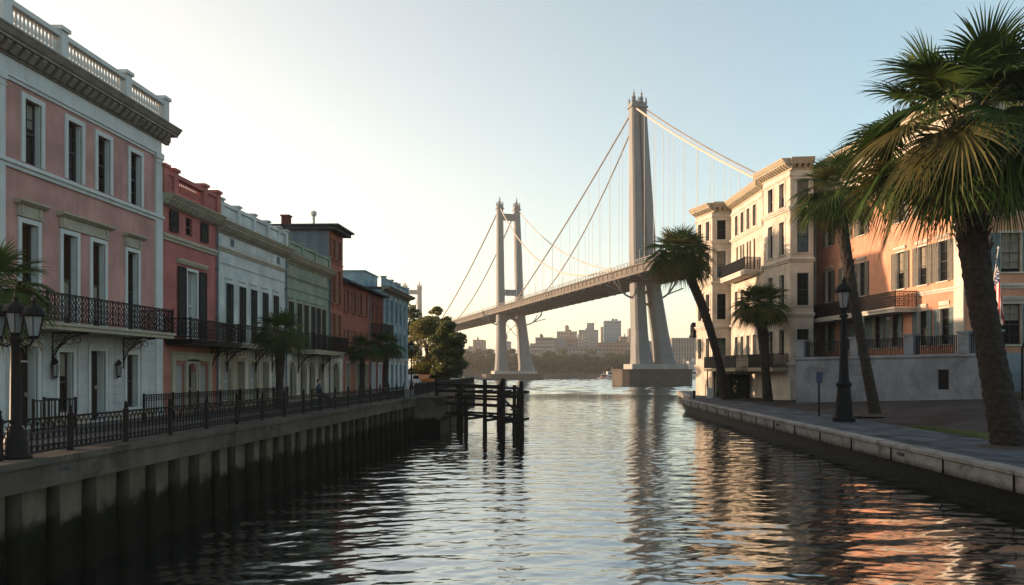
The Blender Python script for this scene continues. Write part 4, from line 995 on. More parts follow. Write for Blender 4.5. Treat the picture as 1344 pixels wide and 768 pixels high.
# tower one: near, splayed right leg
def arch_web(y, x0, x1, z, r):
    b = MB(); n = 12; cx = (x0+x1)/2; rx = (x1-x0)/2
    pts = [(cx-rx*math.cos(PI*i/n), z+r*math.sin(PI*i/n)) for i in range(n+1)]
    for (xa, za), (xb, zb) in zip(pts, pts[1:]):
        b.add([(xa, y-1.2, za), (xb, y-1.2, zb), (xb, y-1.2, z+r+.6), (xa, y-1.2, z+r+.6), (xa, y+1.2, za), (xb, y+1.2, zb), (xb, y+1.2, z+r+.6), (xa, y+1.2, z+r+.6)], [(0, 1, 2, 3), (7, 6, 5, 4), (0, 4, 5, 1), (3, 2, 6, 7)])
    b.build('arch_web', M['steel'], br)
    b = MB(); b.tube([(x0, y, z+r*.4), (cx, y, z-r*.35), (x1, y, z+r*.4)], .18, 5); b.tube([(x0, y, z-r*1.2), (cx, y, z-r*.35), (x1, y, z-r*1.2)], .18, 5); b.lathe([(.25, -.3), (.5, 0), (.25, .3)], 8, cx, y, z-r*.35); b.build('cross_brace', M['steel'], br)
tower(0, [[(.0, 6.0, 5.9, 6.2), (-.3, 8.0, 5.1, 5.6), (-.7, 11.5, 4.4, 5.2), (-.9, 15, 3.9, 5.0), (-1.6, 30, 3.3, 4.6), (-1.8, 36, 3.1, 4.4), (-2.6, 80.5, 2.3, 3.0)],
          [(7.4, 6.0, 6.0, 6.2), (6.9, 8.0, 5.2, 5.6), (6.2, 11.5, 4.6, 5.2), (5.6, 15, 4.2, 5.0), (3.2, 30, 3.4, 4.6), (2.5, 36, 3.0, 4.4), (-.2, 80.5, 2.1, 3.0)]], 82,
      [(-.4, 2.2, 41.5, 2.0, 2.4), (-2.2, 0, 79.5, 1.2, 2.2)], (-7.8, 14.2, 6.2, 11, 4.4), 1.0)
arch_web(0, -.2, 3.4, 24.5, 2.4)
tower(158.6, [[(-4.4, 4.2, 6.6, 6.6), (-4.6, 7, 5.4, 6), (-4.7, 12, 4.7, 5.6), (-4.7, 21, 4.2, 5.2), (-5.0, 34, 3.5, 4.8), (-5.4, 81.5, 2.8, 3.2)],
              [(8.0, 4.2, 7.6, 6.6), (7.4, 7, 6.2, 6), (6.6, 12, 5.4, 5.6), (5.8, 21, 4.7, 5.2), (4.4, 34, 3.8, 4.8), (2.9, 81.5, 2.7, 3.2)]], 82,
      [(-3.4, 2.8, 40.5, 2.6, 2.8), (-4.1, 1.6, 76.5, 2.8, 2.4)], (-13, 15, 4.4, 13, 2.6), 1.15)
arch_web(158.6, -2.8, 2.8, 25.5, 3.6)
tower(538, [[(-7, 3, 5, 5), (-6.6, 81, 4, 4)], [(7, 3, 5, 5), (6.6, 81, 4, 4)]], 82, [(-4.8, 4.8, 76, 4, 3.2), (-4.8, 4.8, 46, 3, 3)], (-14, 14, 3.2, 14, 2.2), 1.4)
# brackets and ducts hung below the deck at the towers
for (y, x, z, s, le) in ((0, -2.9, 25.5, -1, 6.2), (0, 5.2, 25.5, 1, 6), (158.6, -6.6, 26.5, -1, 7), (158.6, 6.6, 26.5, 1, 9)):
    b = MB(); pts = [(x+s*le*(i/8), y, z+5.6*(i/8)**2.0) for i in range(9)]
    b.tube(pts, .32, 6); b.tube([(x+s*le*.55, y, z+2.1), (x+s*le*.75, y, z+5)], .22, 5); b.tube([(x+s*le*.9, y, z+4.0), (x+s*le*.98, y, ZB+2.5)], .3, 6); b.tube([(x+s*le*.4, y-.3, z+1.1), (x+s*(le+1.8), y-.3, z+3.2)], .2, 5)
    b.build('deck_bracket', M['steel'], br)

# cables: ends, the vertical sag, then the hangers
nh = [0]
def cable(pa, pb, sag, r, m, hang=9.0, skip0=6, hangto=None, hr=.06, pw=None):
    pa, pb = Vector(pa), Vector(pb); n = 40
    def pt(t):
        p = pa.lerp(pb, t)
        if pw: p.z = pb.z+(pa.z-pb.z)*(1-t)**pw
        else: p.z -= 4*sag*t*(1-t)
        return p
    b = MB(); b.tube([pt(i/n) for i in range(n+1)], r, 6); b.build('cable', M[m], br)
    Ly = abs(pb.y-pa.y); k = int(Ly/hang)
    for i in range(1, k):
        p = pt(i/k); sx = math.copysign(HW-.1, hangto)
        if p.z < zroad(p.y)+2.0: continue
        q = MB(); q.tube([(p.x, p.y, p.z), (p.x, p.y, zroad(p.y))], hr, 4); q.build('hanger', M['hanger'], br); nh[0] += 1
zt1, zt2 = 80.6, 81.6
cable((-2.7, -1, zt1), (-8.8, 112, zroad(112)+.6), 1.5, .25, 'cable', 8.2, hangto=-1)
cable((-.3, 1, zt1), (8.8, 165, zroad(165)+.6), 10, .23, 'cable', 9.5, hangto=1)
cable((-5.4, 157, zt2), (-8.7, 2, ZD+.5), 0, .24, 'cablelit', 10.5, hangto=-1, pw=2.0)
cable((2.9, 157, zt2), (8.7, 2, ZD+2.5), 0, .22, 'cablelit', 12.5, hangto=1, pw=1.9)
cable((-2.4, -1, zt1-.3), (-8.8, -96, zroad(-96)+.6), 1.5, .27, 'cablelit', 7.0, hangto=-1)
cable((-.1, -1, zt1), (8.8, -86, zroad(-86)+1), 2.0, .22, 'cable', 7.0, hangto=1)
cable((-5.6, 160, zt2), (-8.8, 326, zroad(326)+.6), 3, .34, 'cable', 11, hangto=-1)
cable((2.7, 160, zt2), (8.8, 400, zroad(400)+.6), 9, .34, 'cable', 17, hangto=1)
cable((-6.6, 536, 81), (-8.8, 420, zroad(420)+.6), 4, .34, 'cable', 24, hangto=-1)
cable((6.6, 540, 81), (8.8, 660, zroad(660)+.6), 4, .34, 'cable', 24, hangto=1)
print('hangers', nh[0])

# ------------------------------------------------------------------ far city
def city(x0, x1, ytop, Y, col, label, wcol=(.05, .05, .06), sx=3.2, sz=3.4, wx=.55, wz=.5, depth=30, top='tank', name='city_building', cat='building', setb=(), rot=0):
    xa, xb = (x0-750)*Y/1050, (x1-750)*Y/1050; h = 4+(488-ytop)*Y/1050
    r = thing(name, label, cat, ((xa+xb)/2, Y, 1.6), rot, 'buildings of the far city'); hw = (xb-xa)/2
    cm = citymat('city_wall', col, wcol, sx, sz, wx, wz)
    b = MB(); hh = h-1.6
    b.box(-hw, 0, 0, hw, depth, hh)
    for (f0, f1, dz) in setb: b.box(-hw+2*hw*f0, 2, hh+.01, -hw+2*hw*f1, depth-2, hh+dz)
    w_ = b.build('wall', cm, r)
    b = MB(); b.box(-hw-.3, -.4, hh, hw+.3, 0, hh+.9); b.box(-hw-.3, 0, hh, -hw, depth, hh+.9); b.box(hw, 0, hh, hw+.3, depth, hh+.9)
    n = max(2, int(hh/12)); b.box(-hw-.2, -.3, 0, -hw+.5, -.0012, hh-.01); b.box(hw-.5, -.3, 0, hw+.2, -.0012, hh-.01)
    for i in range(1, n): b.box(-hw-.15, -.25, hh*i/n, hw+.15, -.001, hh*i/n+.5)
    b.build('cornice', mat('city_trim', tuple(c*.9 for c in col), .85, .1, .1), r)
    rng = random.Random(int(x0*7+Y)); k = 0
    for i in range(2 if hw > 6 else 1):
        x = rng.uniform(-hw*.6, hw*.4); s = min(hw*.3, rng.uniform(2.5, 5)); b = MB(); b.box(x, 4, hh, x+s, 4+s, hh+rng.uniform(2.5, 5)); b.build('roof_hut', cm, r)
    if top == 'tank':
        b = MB(); x = rng.uniform(-hw*.4, hw*.4); R_ = min(2.4, hw*.3)
        for sx_ in (-1, 1): b.box(x+sx_*R_*.7-.15, 7.8, hh, x+sx_*R_*.7+.15, 8.2, hh+4)
        b.lathe([(R_, 0), (R_, 4), (R_*.6, 4.8), (.1, 5.8)], 10, x, 8, hh+3); b.build('water_tank', M['cornice'], r)
    return r
BE, BR, GY, PK = (.30, .25, .21), (.26, .15, .11), (.24, .25, .26), (.33, .24, .19)
city(606, 644, 459, 760, BE, 'wide beige block on the far shore left of the second bridge tower', depth=40, top='')
city(621, 634, 447, 830, PK, 'square pinkish block rising behind the beige slab left of the second tower', top='')
city(651, 668, 449, 800, GY, 'grey block seen between the legs of the second bridge tower', wcol=(.08, .10, .11))
city(679, 690, 431, 900, (.21, .18, .17), 'slim tall grey-brown tower just right of the second bridge tower', top='')
city(684, 700, 455, 740, BR, 'low red-brown block beside the second bridge tower', top='')
city(696, 727, 452, 720, BE, 'broad stepped beige building with banded storeys', wx=.95, wz=.45, setb=((.25, 1, 6),), top='')
city(703, 725, 444, 790, BE, 'beige banded tower behind the stepped beige building', wx=.95, wz=.45, top='')
city(727, 742, 445, 800, GY, 'grey-blue narrow block between two beige towers', wcol=(.09, .12, .14), top='')
city(731, 757, 436, 900, PK, 'pinkish tower block carrying a tall round water tank')
city(742, 757, 445, 760, BR, 'rust-coloured block in front of the pinkish tank tower', top='')
city(755, 766, 444, 830, (.38, .36, .33), 'pale whitish narrow block at the centre of the skyline', top='')
city(760, 785, 434, 920, GY, 'grey tower with a raised stepped crown', setb=((.42, .8, 9),), wx=.4)
city(765, 773, 440, 800, (.36, .32, .28), 'slim pale beige block in front of the grey stepped tower', top='')
city(789, 795, 430, 960, (.36, .30, .25), 'thin beige slab just left of the teal glass tower', top='')
tg = city(793, 815, 422, 930, (.16, .26, .30), 'teal glass tower, brightest and tallest block of the skyline', wcol=(.05, .12, .15), wx=.8, wz=.75, top='')
city(783, 828, 451, 700, BR, 'long red-brick block below the teal glass tower', top='', depth=40)
city(814, 823, 443, 780, BR, 'small red-brown block right of the teal tower', top='')
city(826, 833, 432, 860, (.20, .16, .15), 'slim dark brown tower beside the near bridge tower', top='')
city(731, 792, 457, 690, (.21, .20, .20), 'long low grey block in front of the skyline', wx=.6, top='')
city(700, 733, 463, 640, (.24, .22, .20), 'low grey-beige block just above the far trees', top='')
city(640, 700, 465, 660, (.23, .21, .19), 'low long block behind the second bridge tower', top='')
city(882, 936, 445, 640, (.27, .22, .18), 'big brown slab block right of the near bridge tower with vertical windows', sx=2.2, wx=.45, wz=.9, sz=6, top='', depth=40)
city(848, 884, 449, 700, (.27, .22, .185), 'brown block seen between and beside the legs of the near bridge tower', sx=2.4, wx=.45, top='')
city(905, 921, 476, 470, (.42, .42, .40), 'low white boat shed on the far shore right of the near bridge tower', wcol=(.2, .22, .24), top='', name='boat_shed', cat='shed', depth=12)
city(886, 905, 480, 475, (.20, .21, .22), 'low grey quayside shed right of the bridge pier', top='', name='boat_shed', cat='shed', depth=12)

# ------------------------------------------------------------------ leafy things
def leafcloud(mb, rng, centers, n, size, flat=.6):
    """leaf-sized faces through a set of clumps (x, y, z, r)"""
    wts = [c[3]**2 for c in centers]
    for _ in range(n):
        x, y, z, r_ = rng.choices(centers, wts)[0]
        while True:
            d = Vector((rng.uniform(-1, 1), rng.uniform(-1, 1), rng.uniform(-1, 1)))
            if .05 < d.length < 1: break
        d = d.normalized()*(.55+.45*rng.random()**.6)
        p = Vector((x, y, z))+Vector((d.x*r_, d.y*r_, d.z*r_*flat))
        a = Vector((rng.gauss(0, 1), rng.gauss(0, 1), rng.gauss(0, .7))).normalized(); c = a.cross(Vector((rng.gauss(0, 1), rng.gauss(0, 1), rng.gauss(0, 1)))).normalized()
        s = size*rng.uniform(.6, 1.3)
        mb.add([tuple(p-a*s), tuple(p-c*s*.45), tuple(p+a*s), tuple(p+c*s*.45)], [(0, 1, 2, 3)])
def tree(name, label, cat, loc, h, rad, leafm, seed, leaves=3500, size=.16, group=None, clumps=18, trunkr=.22, low=.3):
    rng = random.Random(seed); r = thing(name, label, cat, loc, 0, group)
    b = MB(); b.tube([(0, 0, -.15), (.05, 0, h*.18), (-.06, .05, h*.4), (.03, 0, h*.62)], [trunkr*1.35, trunkr, trunkr*.75, trunkr*.4], 8)
    cs = []
    for i in range(clumps):
        a = rng.uniform(0, 2*PI); zz = rng.uniform(low, .93); rr = rad*math.sin(PI*min(1, max(.12, (zz-low+.12)/(1.08-low))))*rng.uniform(.35, .95)
        c = (rr*math.cos(a), rr*math.sin(a), h*zz, rad*rng.uniform(.26, .46)); cs.append(c)
        if i < 12: b.tube([(0, 0, h*max(.15, zz*.5)), (c[0]*.5, c[1]*.5, h*zz*.8), (c[0], c[1], c[2])], [trunkr*.5, trunkr*.3, trunkr*.08], 5)
    b.build('trunk', M['bark'], r)
    m = MB(); leafcloud(m, rng, cs, leaves, size); m.build('crown', M[leafm], r)
    return r
TG = 'broadleaf trees on the left bank beyond the houses'
tree('tree', 'olive-gold sunlit tree with thin crossing trunks right of the pale blue house', 'tree', (-17.3, 96, G), 8.2, 3.1, 'leafa', 3, 9000, .17, TG, 34, low=.2)
tree('tree', 'dark dense rounded tree nearest the river at the end of the left bank', 'tree', (-14.3, 92, G), 7.8, 2.3, 'leafb', 8, 11000, .17, TG, 40, low=.1)
tree('tree', 'tall dark tree directly behind the pale blue house corner', 'tree', (-21.5, 104, G), 11.0, 3.0, 'leafb', 12, 3600, .19, TG, 18, low=.45)
tree('tree', 'thin feathery treetop rising above the olive tree against the deck', 'tree', (-18.6, 112, G), 11.2, 1.7, 'leafa', 17, 1500, .2, TG, 10, low=.75, trunkr=.15)
tree('tree', 'low olive tree filling the gap between the dark tree and the olive one', 'tree', (-16.6, 106, G), 7.2, 2.4, 'leafb', 21, 7000, .18, TG, 28, low=.1)
tree('tree', 'lower olive tree close to the lamp post by the pale blue house', 'tree', (-18.9, 88, G), 6.0, 2.0, 'leafa', 25, 5200, .16, TG, 24, low=.15)
# far treeline: one tree at a time, from three crowns
FT = []
for k in range(3):
    t = tree('far_tree', 'x', 'tree', (0, 0, -100), 15, 6.5, 'farleaf', 40+k, 900, .75, 'trees along the far shore', 16, .4, .12); FT.append((t, tree_of(t)))
rng = random.Random(9); n = 0
FLAB = 'dark green tree in the belt of trees along the far shore, below the city blocks'
def fartree(px, Y, h):
    global n
    t, tr = FT[n % 3]; X = (px-750)*Y/1050
    if n < 3: o = t; o.location = (X, Y, 1.6); o.rotation_euler = (0, 0, rng.random()*6); o.scale = (h/15*1.15, h/15*1.15, h/15)
    else: o = dup(t, tr, (X, Y, 1.6), rng.random()*6, scale=(h/15*1.15, h/15*1.15, h/15))
    o['label'] = FLAB; n += 1
px = 598
while px < 842:
    fartree(px+rng.uniform(-3, 3), rng.uniform(470, 500), rng.uniform(8.5, 14)); px += rng.uniform(5.5, 9)
px = 600
while px < 840:
    fartree(px+rng.uniform(-3, 3), rng.uniform(540, 580), rng.uniform(13, 19)); px += rng.uniform(8, 13)
for px, Y, h in ((893, 655, 28), (906, 658, 30), (918, 660, 29)): pass

# hedge by the apartment house
h = MB(); rng2 = random.Random(4)
for i in range(9000):
    x = rng2.uniform(15.9, 19.6); y = rng2.uniform(83.2, 87.8); z = rng2.uniform(1.2, 3.7)
    f_ = rng2.choice((0, 1, 2, 3)); 
    if f_ == 0: x = 15.9+abs(rng2.gauss(0, .12))
    elif f_ == 1: y = 83.2+abs(rng2.gauss(0, .12))
    elif f_ == 2: z = 3.7-abs(rng2.gauss(0, .12))
    a = Vector((rng2.gauss(0, 1), rng2.gauss(0, 1), rng2.gauss(0, 1))).normalized(); c = a.cross(Vector((rng2.gauss(0, 1), 1, rng2.gauss(0, 1)))).normalized(); s = .12
    p = Vector((x, y, z)); h.add([tuple(p-a*s), tuple(p-c*s*.5), tuple(p+a*s), tuple(p+c*s*.5)], [(0, 1, 2, 3)])
tag(h.build('hedge', M['hedge']), 'dark clipped hedge under the gallery of the cream apartment house', 'hedge')
sh = MB(); leafcloud(sh, random.Random(6), [(0, 0, 1.25, .62), (0, 0, 1.5, .45)], 900, .09, .9); sh.build('foliage', M['hedge'], [o for o in COL.objects if o.name == 'potted_shrub'][0])
# ------------------------------------------------------------------ palms
def fan(mb, rng, hub, d, Lb, nseg, droop, wid, spread=2.05, tips=None):
    d = Vector(d).normalized(); s = d.cross(Vector((0, 0, 1)))
    if s.length < .05: s = Vector((1, 0, 0))
    s.normalize(); nrm = s.cross(d).normalized()
    roll = rng.uniform(-.35, .35); s, nrm = s*math.cos(roll)+nrm*math.sin(roll), nrm*math.cos(roll)-s*math.sin(roll)
    for i in range(nseg):
        a = -spread+2*spread*i/(nseg-1)+rng.uniform(-.02, .02)
        e = d*math.cos(a)+s*math.sin(a); ln = Lb*(.72+.28*math.cos(a*.75))*rng.uniform(.9, 1.06)
        wv = e.cross(nrm).normalized(); cup = .16*abs(math.sin(a))
        prev = None; vs = []
        ts = (0.03, .3, .58, .8, 1.0); ws = (.3, 1.0, .8, .42, .03)
        dr = droop*rng.uniform(.7, 1.35)
        for t, w_ in zip(ts, ws):
            p = hub+e*ln*t+nrm*ln*cup*t - Vector((0, 0, 1))*ln*dr*t**2.4 + e*(-.25*ln*dr*max(0, t-.5)**2)
            hwid = wv*wid*w_*Lb+nrm*0.0
            fold = nrm*wid*w_*Lb*.5*(1 if i % 2 else -1)
            vs += [tuple(p-hwid+fold), tuple(p+hwid-fold)]
        mb.add(vs, [(2*k, 2*k+1, 2*k+3, 2*k+2) for k in range(len(ts)-1)])
def palm_crown(rng, r, nf, nseg, top_up=.95, lowest=-.95, wid=.03, dead=6, bias=None):
    g, tip, dd, st = MB(), MB(), MB(), MB()
    for i in range(nf):
        q = (i+.5)/nf; el = 1.32-1.95*q**.9+rng.uniform(-.1, .1)
        az = i*2.39996+rng.uniform(-.25, .25)
        d = Vector((math.cos(az)*math.cos(el), math.sin(az)*math.cos(el), math.sin(el)))
        Lp = r*rng.uniform(.42, .56)*(1 if el > -.2 else .8); Lb = r*rng.uniform(.42, .54)
        base = Vector((d.x*.05*r, d.y*.05*r, rng.uniform(-.07, .03)*r))
        sag = .10+.16*max(0, math.cos(el))
        pts = [base+d*Lp*t-Vector((0, 0, 1))*Lp*sag*t*t for t in (0, .35, .7, 1)]
        st.tube(pts, r*.008, 4, r1=r*.004)
        ax = (pts[3]-pts[2]).normalized(); down = max(0, min(1.0, .62-.55*el))*math.cos(el)
        ax = (ax-Vector((0, 0, 1))*down*.75).normalized()
        fan(g if rng.random() < (.93 if el > .1 else .74) else tip, rng, pts[3], ax, Lb, nseg, .14+.22*max(0, math.cos(el)), wid, 2.15)
    for i in range(dead):
        az = rng.uniform(0, 2*PI); d = Vector((math.cos(az)*.42, math.sin(az)*.42, -1)).normalized()
        hub = d*r*rng.uniform(.24, .36)+Vector((0, 0, -.05*r)); fan(dd, rng, hub, d, r*.36, max(10, nseg//2), .1, wid, 1.0); st.tube([(0, 0, 0), tuple(hub)], r*.008, 4)
    return g, tip, dd, st
def palm_trunk(pts, rads, seed, rough=.05, boots=0, bootr=1.0):
    rng = random.Random(seed); P = [Vector(p) for p in pts]
    def at(t):
        x = t*(len(P)-1); i = min(int(x), len(P)-2); f = x-i
        p0 = P[max(i-1, 0)]; p1 = P[i]; p2 = P[i+1]; p3 = P[min(i+2, len(P)-1)]
        return .5*((2*p1)+(p2-p0)*f+(2*p0-5*p1+4*p2-p3)*f*f+(3*p1-p0-3*p2+p3)*f**3), rads[i]+(rads[i+1]-rads[i])*f
    b = MB(); n = 24; L_ = sum((P[i+1]-P[i]).length for i in range(len(P)-1)); m = max(24, int(L_/.09)); vs = []; fs = []
    for j in range(m+1):
        p, r_ = at(j/m)
        for k in range(n):
            a = 2*PI*k/n; rr = r_*(1+rough*(2.6*abs(math.sin(4*a+j*.5))*abs(math.sin(4*a-j*.5))-.7)+rng.uniform(-rough, rough)*.8); vs.append((p.x+rr*math.cos(a), p.y+rr*math.sin(a), p.z+rng.uniform(-.015, .015)))
    for j in range(m):
        for k in range(n): fs.append((j*n+k, j*n+(k+1) % n, (j+1)*n+(k+1) % n, (j+1)*n+k))
    fs += [tuple(range(n-1, -1, -1)), tuple(m*n+k for k in range(n))]
    b.add(vs, fs)
    bt = MB()
    for i in range(boots):        # old leaf bases
        t = 1-.30*(i/boots); p, r_ = at(min(t, .999)); az = i*2.39996; d = Vector((math.cos(az), math.sin(az), 0)); s = Vector((-d.y, d.x, 0)); w_ = r_*.22; ln = r_*rng.uniform(.5, .95)
        o = p+d*r_*.9; tipp = o+d*ln*.6*bootr+Vector((0, 0, ln*1.1))
        bt.add([tuple(o-s*w_), tuple(o+s*w_), tuple(o+s*w_*.7+Vector((0, 0, -.22*r_))), tuple(o-s*w_*.7+Vector((0, 0, -.22*r_))), tuple(tipp-s*w_*.55), tuple(tipp+s*w_*.55), tuple(tipp+s*w_*.4-d*.05), tuple(tipp-s*w_*.4-d*.05)],
               [(0, 1, 5, 4), (3, 2, 1, 0), (2, 3, 7, 6), (4, 5, 6, 7), (1, 2, 6, 5), (3, 0, 4, 7)])
    return b, bt
def palm(label, base, top, r, rb, rt, nf, nseg, seed, bend=None, boots=30, group='palms along the right quay', dead=6, wid=.03, rough=.05, lowest=-.95):
    rng = random.Random(seed); B_, T_ = Vector(base), Vector(top)
    root = thing('palm_tree', label, 'palm tree', base, 0, group)
    d = T_-B_; bend = Vector(bend or (0, 0, 0))
    pts = [Vector((0, 0, -.12)), d*.03, d*.33+bend*.8, d*.66+bend, d]
    b, bt = palm_trunk(pts, [rb*1.55, rb*1.2, rb*.92, rt*1.0, rt*1.05], seed, rough, boots)
    if boots: b.add(bt.v, bt.f)
    b.build('trunk', M['trunk'], root)
    g, tip, dd, st = palm_crown(rng, r, nf, nseg, wid=wid, dead=dead, lowest=lowest)
    c = g.build('crown', M['frond'], root, loc=d)
    st.build('stalks', M['frondtip'], c); 
    if tip.v: tip.build('dry_fronds', M['frondtip'], c)
    if dead: dd.build('dead_fronds', M['fronddead'], c)
    return root
palm('biggest palm, with a thick leaning trunk and crown cut off by the right edge', (16.0, 29.2, ZR+.0), (14.2, 29.0, 12.9), 5.1, .50, .50, 46, 64, 11, boots=110, dead=10, wid=.0165, bend=(-.25, 0, 0))
palm('medium palm in front of the terrace wall, right of the street lamp', (18.6, 48.9, ground_r(18.6, 48.9)), (16.1, 48.5, 14.9), 3.2, .30, .33, 46, 46, 12, boots=50, dead=8, wid=.02, bend=(-.1, 0, 0))
palm('short stout palm under the balcony of the cream apartment house', (17.3, 70.4, ZR), (16.6, 70.2, 9.9), 3.05, .38, .44, 54, 34, 13, boots=50, dead=6, wid=.024)
palm('slender palm leaning far out over the quay corner and the water', (15.1, 77.2, ZR), (10.3, 76.6, 15.3), 3.95, .40, .45, 70, 36, 14, boots=40, dead=10, wid=.024, bend=(.55, 0, 0))
PG = 'palms on the left promenade'
palm('bushy palm in front of the sage green house balcony', (-13.0, 35.6, G), (-12.95, 35.6, 5.75), 1.5, .17, .2, 46, 20, 15, boots=24, group=PG, dead=4, wid=.03, lowest=-.5)
palm('left of the two small palms before the dark red house', (-13.6, 52.0, G), (-13.6, 52.0, 5.5), 1.35, .17, .17, 44, 18, 16, boots=20, group=PG, dead=3, wid=.034)
palm('right of the two small palms, before the pale blue house', (-13.6, 58.4, G), (-13.5, 58.4, 5.9), 1.6, .19, .19, 46, 18, 17, boots=20, group=PG, dead=3, wid=.034)
palm('palm at the left edge whose fronds hang beside the double street lamp', (-12.6, 17.0, G), (-12.55, 17.0, 5.75), 1.75, .18, .2, 44, 30, 18, boots=24, group=PG, dead=3, wid=.022)

# ------------------------------------------------------------------ promenade fence
fn = thing('iron_fence', 'long black ornamental iron fence on top of the left seawall', 'fence', (0, 0, 0))
pitch = 2.03; FX = -10.22
pb = MB(Matrix.Rotation(PI/2, 4, 'Z')); railing(pb, pitch-.08, .72, 'quay'); po = MB(); po.lathe([(.05, 0), (.05, .05), (.03, .07), (.03, .76), (.05, .79), (.03, .83), (.045, .87), (.006, .94)], 8)
pp = qq = None
for i in range(26):
    Y = 8.2+i*pitch
    if Y > 58: break
    if pp is None: pp = po.build('fence_post', M['iron'], fn, True, (FX, Y, G+.1)); qq = pb.build('fence_panel', M['iron'], fn, loc=(FX, Y+.04, G+.1))
    else:
        child_copy(pp, fn, (FX, Y, G+.1))
        if Y < 48.5: child_copy(qq, fn, (FX, Y+.04, G+.1))
fn2 = thing('iron_fence', 'low black iron garden fence close in front of the red house', 'fence', (0, 0, 0))
for i in range(7):
    b = MB(Matrix.Translation((-14.0, 26.2+i*1.9, G)) @ Matrix.Rotation(PI/2, 4, 'Z')); railing(b, 1.9, .95, 'twobar'); b.build('fence_panel', M['iron'], fn2)
fn3 = thing('iron_fence', 'dark iron fence along the far end of the left bank below the trees', 'fence', (0, 0, 0))
for i in range(24):
    Y = 54.6+i*2.6; x0 = -10.7-(Y-54.5)*.0567; x1 = -10.7-(Y+2.6-54.5)*.0567
    b = MB(Matrix.Translation((x0, Y, G)) @ Matrix.Rotation(math.atan2(2.6, x1-x0), 4, 'Z')); railing(b, 2.6, .9, 'bars', r=.014); b.build('fence_panel', M['iron'], fn3)
fn4 = thing('iron_fence', 'small black gate-like fence at the doorway behind the double street lamp', 'fence', (0, 0, 0))
b = MB(Matrix.Translation((-15.0, 22.3, G)) @ Matrix.Rotation(PI/2, 4, 'Z')); railing(b, 1.9, .9, 'bars'); b.build('fence_panel', M['iron'], fn4)
b = MB(Matrix.Translation((-15.95, 24.2, G))); railing(b, .95, .9, 'bars'); b.build('fence_panel', M['iron'], fn4)

# ------------------------------------------------------------------ street lamps
def lantern(root, x, y, z, s, arm=None):
    """four-sided tapering lantern with a domed cap"""
    b = MB(); n = 6
    b.lathe([(.10*s, 0), (.13*s, .05*s), (.14*s, .08*s)], n, x, y, z)
    for k in range(n):
        a = 2*PI*k/n; b.tube([(x+.13*s*math.cos(a), y+.13*s*math.sin(a), z+.07*s), (x+.23*s*math.cos(a), y+.23*s*math.sin(a), z+.58*s)], .012*s)
    b.lathe([(.25*s, .56*s), (.29*s, .6*s), (.27*s, .66*s), (.21*s, .75*s), (.13*s, .82*s), (.07*s, .86*s), (.05*s, .92*s), (.07*s, .95*s), (.03*s, .99*s), (.006*s, 1.1*s)], 12, x, y, z)
    o = b.build('lantern', M['iron'], root)
    g = MB(); g.lathe([(.115*s, .08*s), (.215*s, .57*s)], n, x, y, z); g.build('lantern_glass', M['lampglass'], o)
sl_ = thing('street_lamp', 'black double-lantern street lamp on the left promenade by the pink house', 'street lamp', (-10.25, 14.75, G+.1), 0, 'street lamps')
b = MB(); b.lathe([(.26, 0), (.27, .06), (.21, .1), (.2, .32), (.155, .4), (.14, .46), (.15, .5), (.105, .6), (.095, .62), (.085, 1.6), (.075, 2.12), (.11, 2.16), (.11, 2.22), (.06, 2.28), (.05, 2.42)], 14); b.build('post', M['iron'], sl_, True)
b = MB()
for s in (-1, 1):
    b.tube([(0, .0, 2.18), (s*.16, 0, 2.07), (s*.28, 0, 2.1), (s*.33, 0, 2.2)] , .02, 6)
    b.tube([(s*(.2+.06*math.cos(a)), 0, 2.17+.06*math.sin(a)) for a in [i*.7 for i in range(8)]], .012, 5)
b.build('arm', M['iron'], sl_)
for x, z in ((0.0, 2.26), (.335, 2.2), (-.335, 2.2)): lantern(sl_, x, 0, z, .74)
sr = thing('street_lamp', 'tall black single-lantern street lamp on the right quay walkway', 'street lamp', (15.05, 44.2, ZR+.05), 0, 'street lamps')
b = MB(); b.lathe([(.62, 0), (.62, .22), (.5, .26), (.46, .5), (.44, 1.1), (.38, 1.5), (.36, 1.9), (.44, 2.0), (.44, 2.1), (.3, 2.25), (.27, 2.5), (.2, 4.2), (.15, 5.7), (.24, 5.76), (.24, 5.86), (.14, 5.95), (.13, 6.2)], 12); b.build('post', M['iron'], sr)
b = MB(); b.tube([(-.5, 0, 5.55), (.5, 0, 5.55)], .035, 6); b.lathe([(.06, -.06), (.08, 0), (.06, .06)], 6, -.5, 0, 5.55); b.lathe([(.06, -.06), (.08, 0), (.06, .06)], 6, .5, 0, 5.55); b.build('ladder_bar', M['iron'], sr)
lantern(sr, 0, 0, 6.15, 1.75)
sf = thing('street_lamp', 'dark old street lamp at the corner of the pale blue house', 'street lamp', (-15.3, 76.5, G), 0, 'street lamps')
b = MB(); b.lathe([(.2, 0), (.18, .3), (.1, .5), (.07, .9), (.055, 3.6), (.09, 3.65), (.05, 3.7)], 10); b.build('post', M['iron'], sf); lantern(sf, 0, 0, 3.7, 1.0)
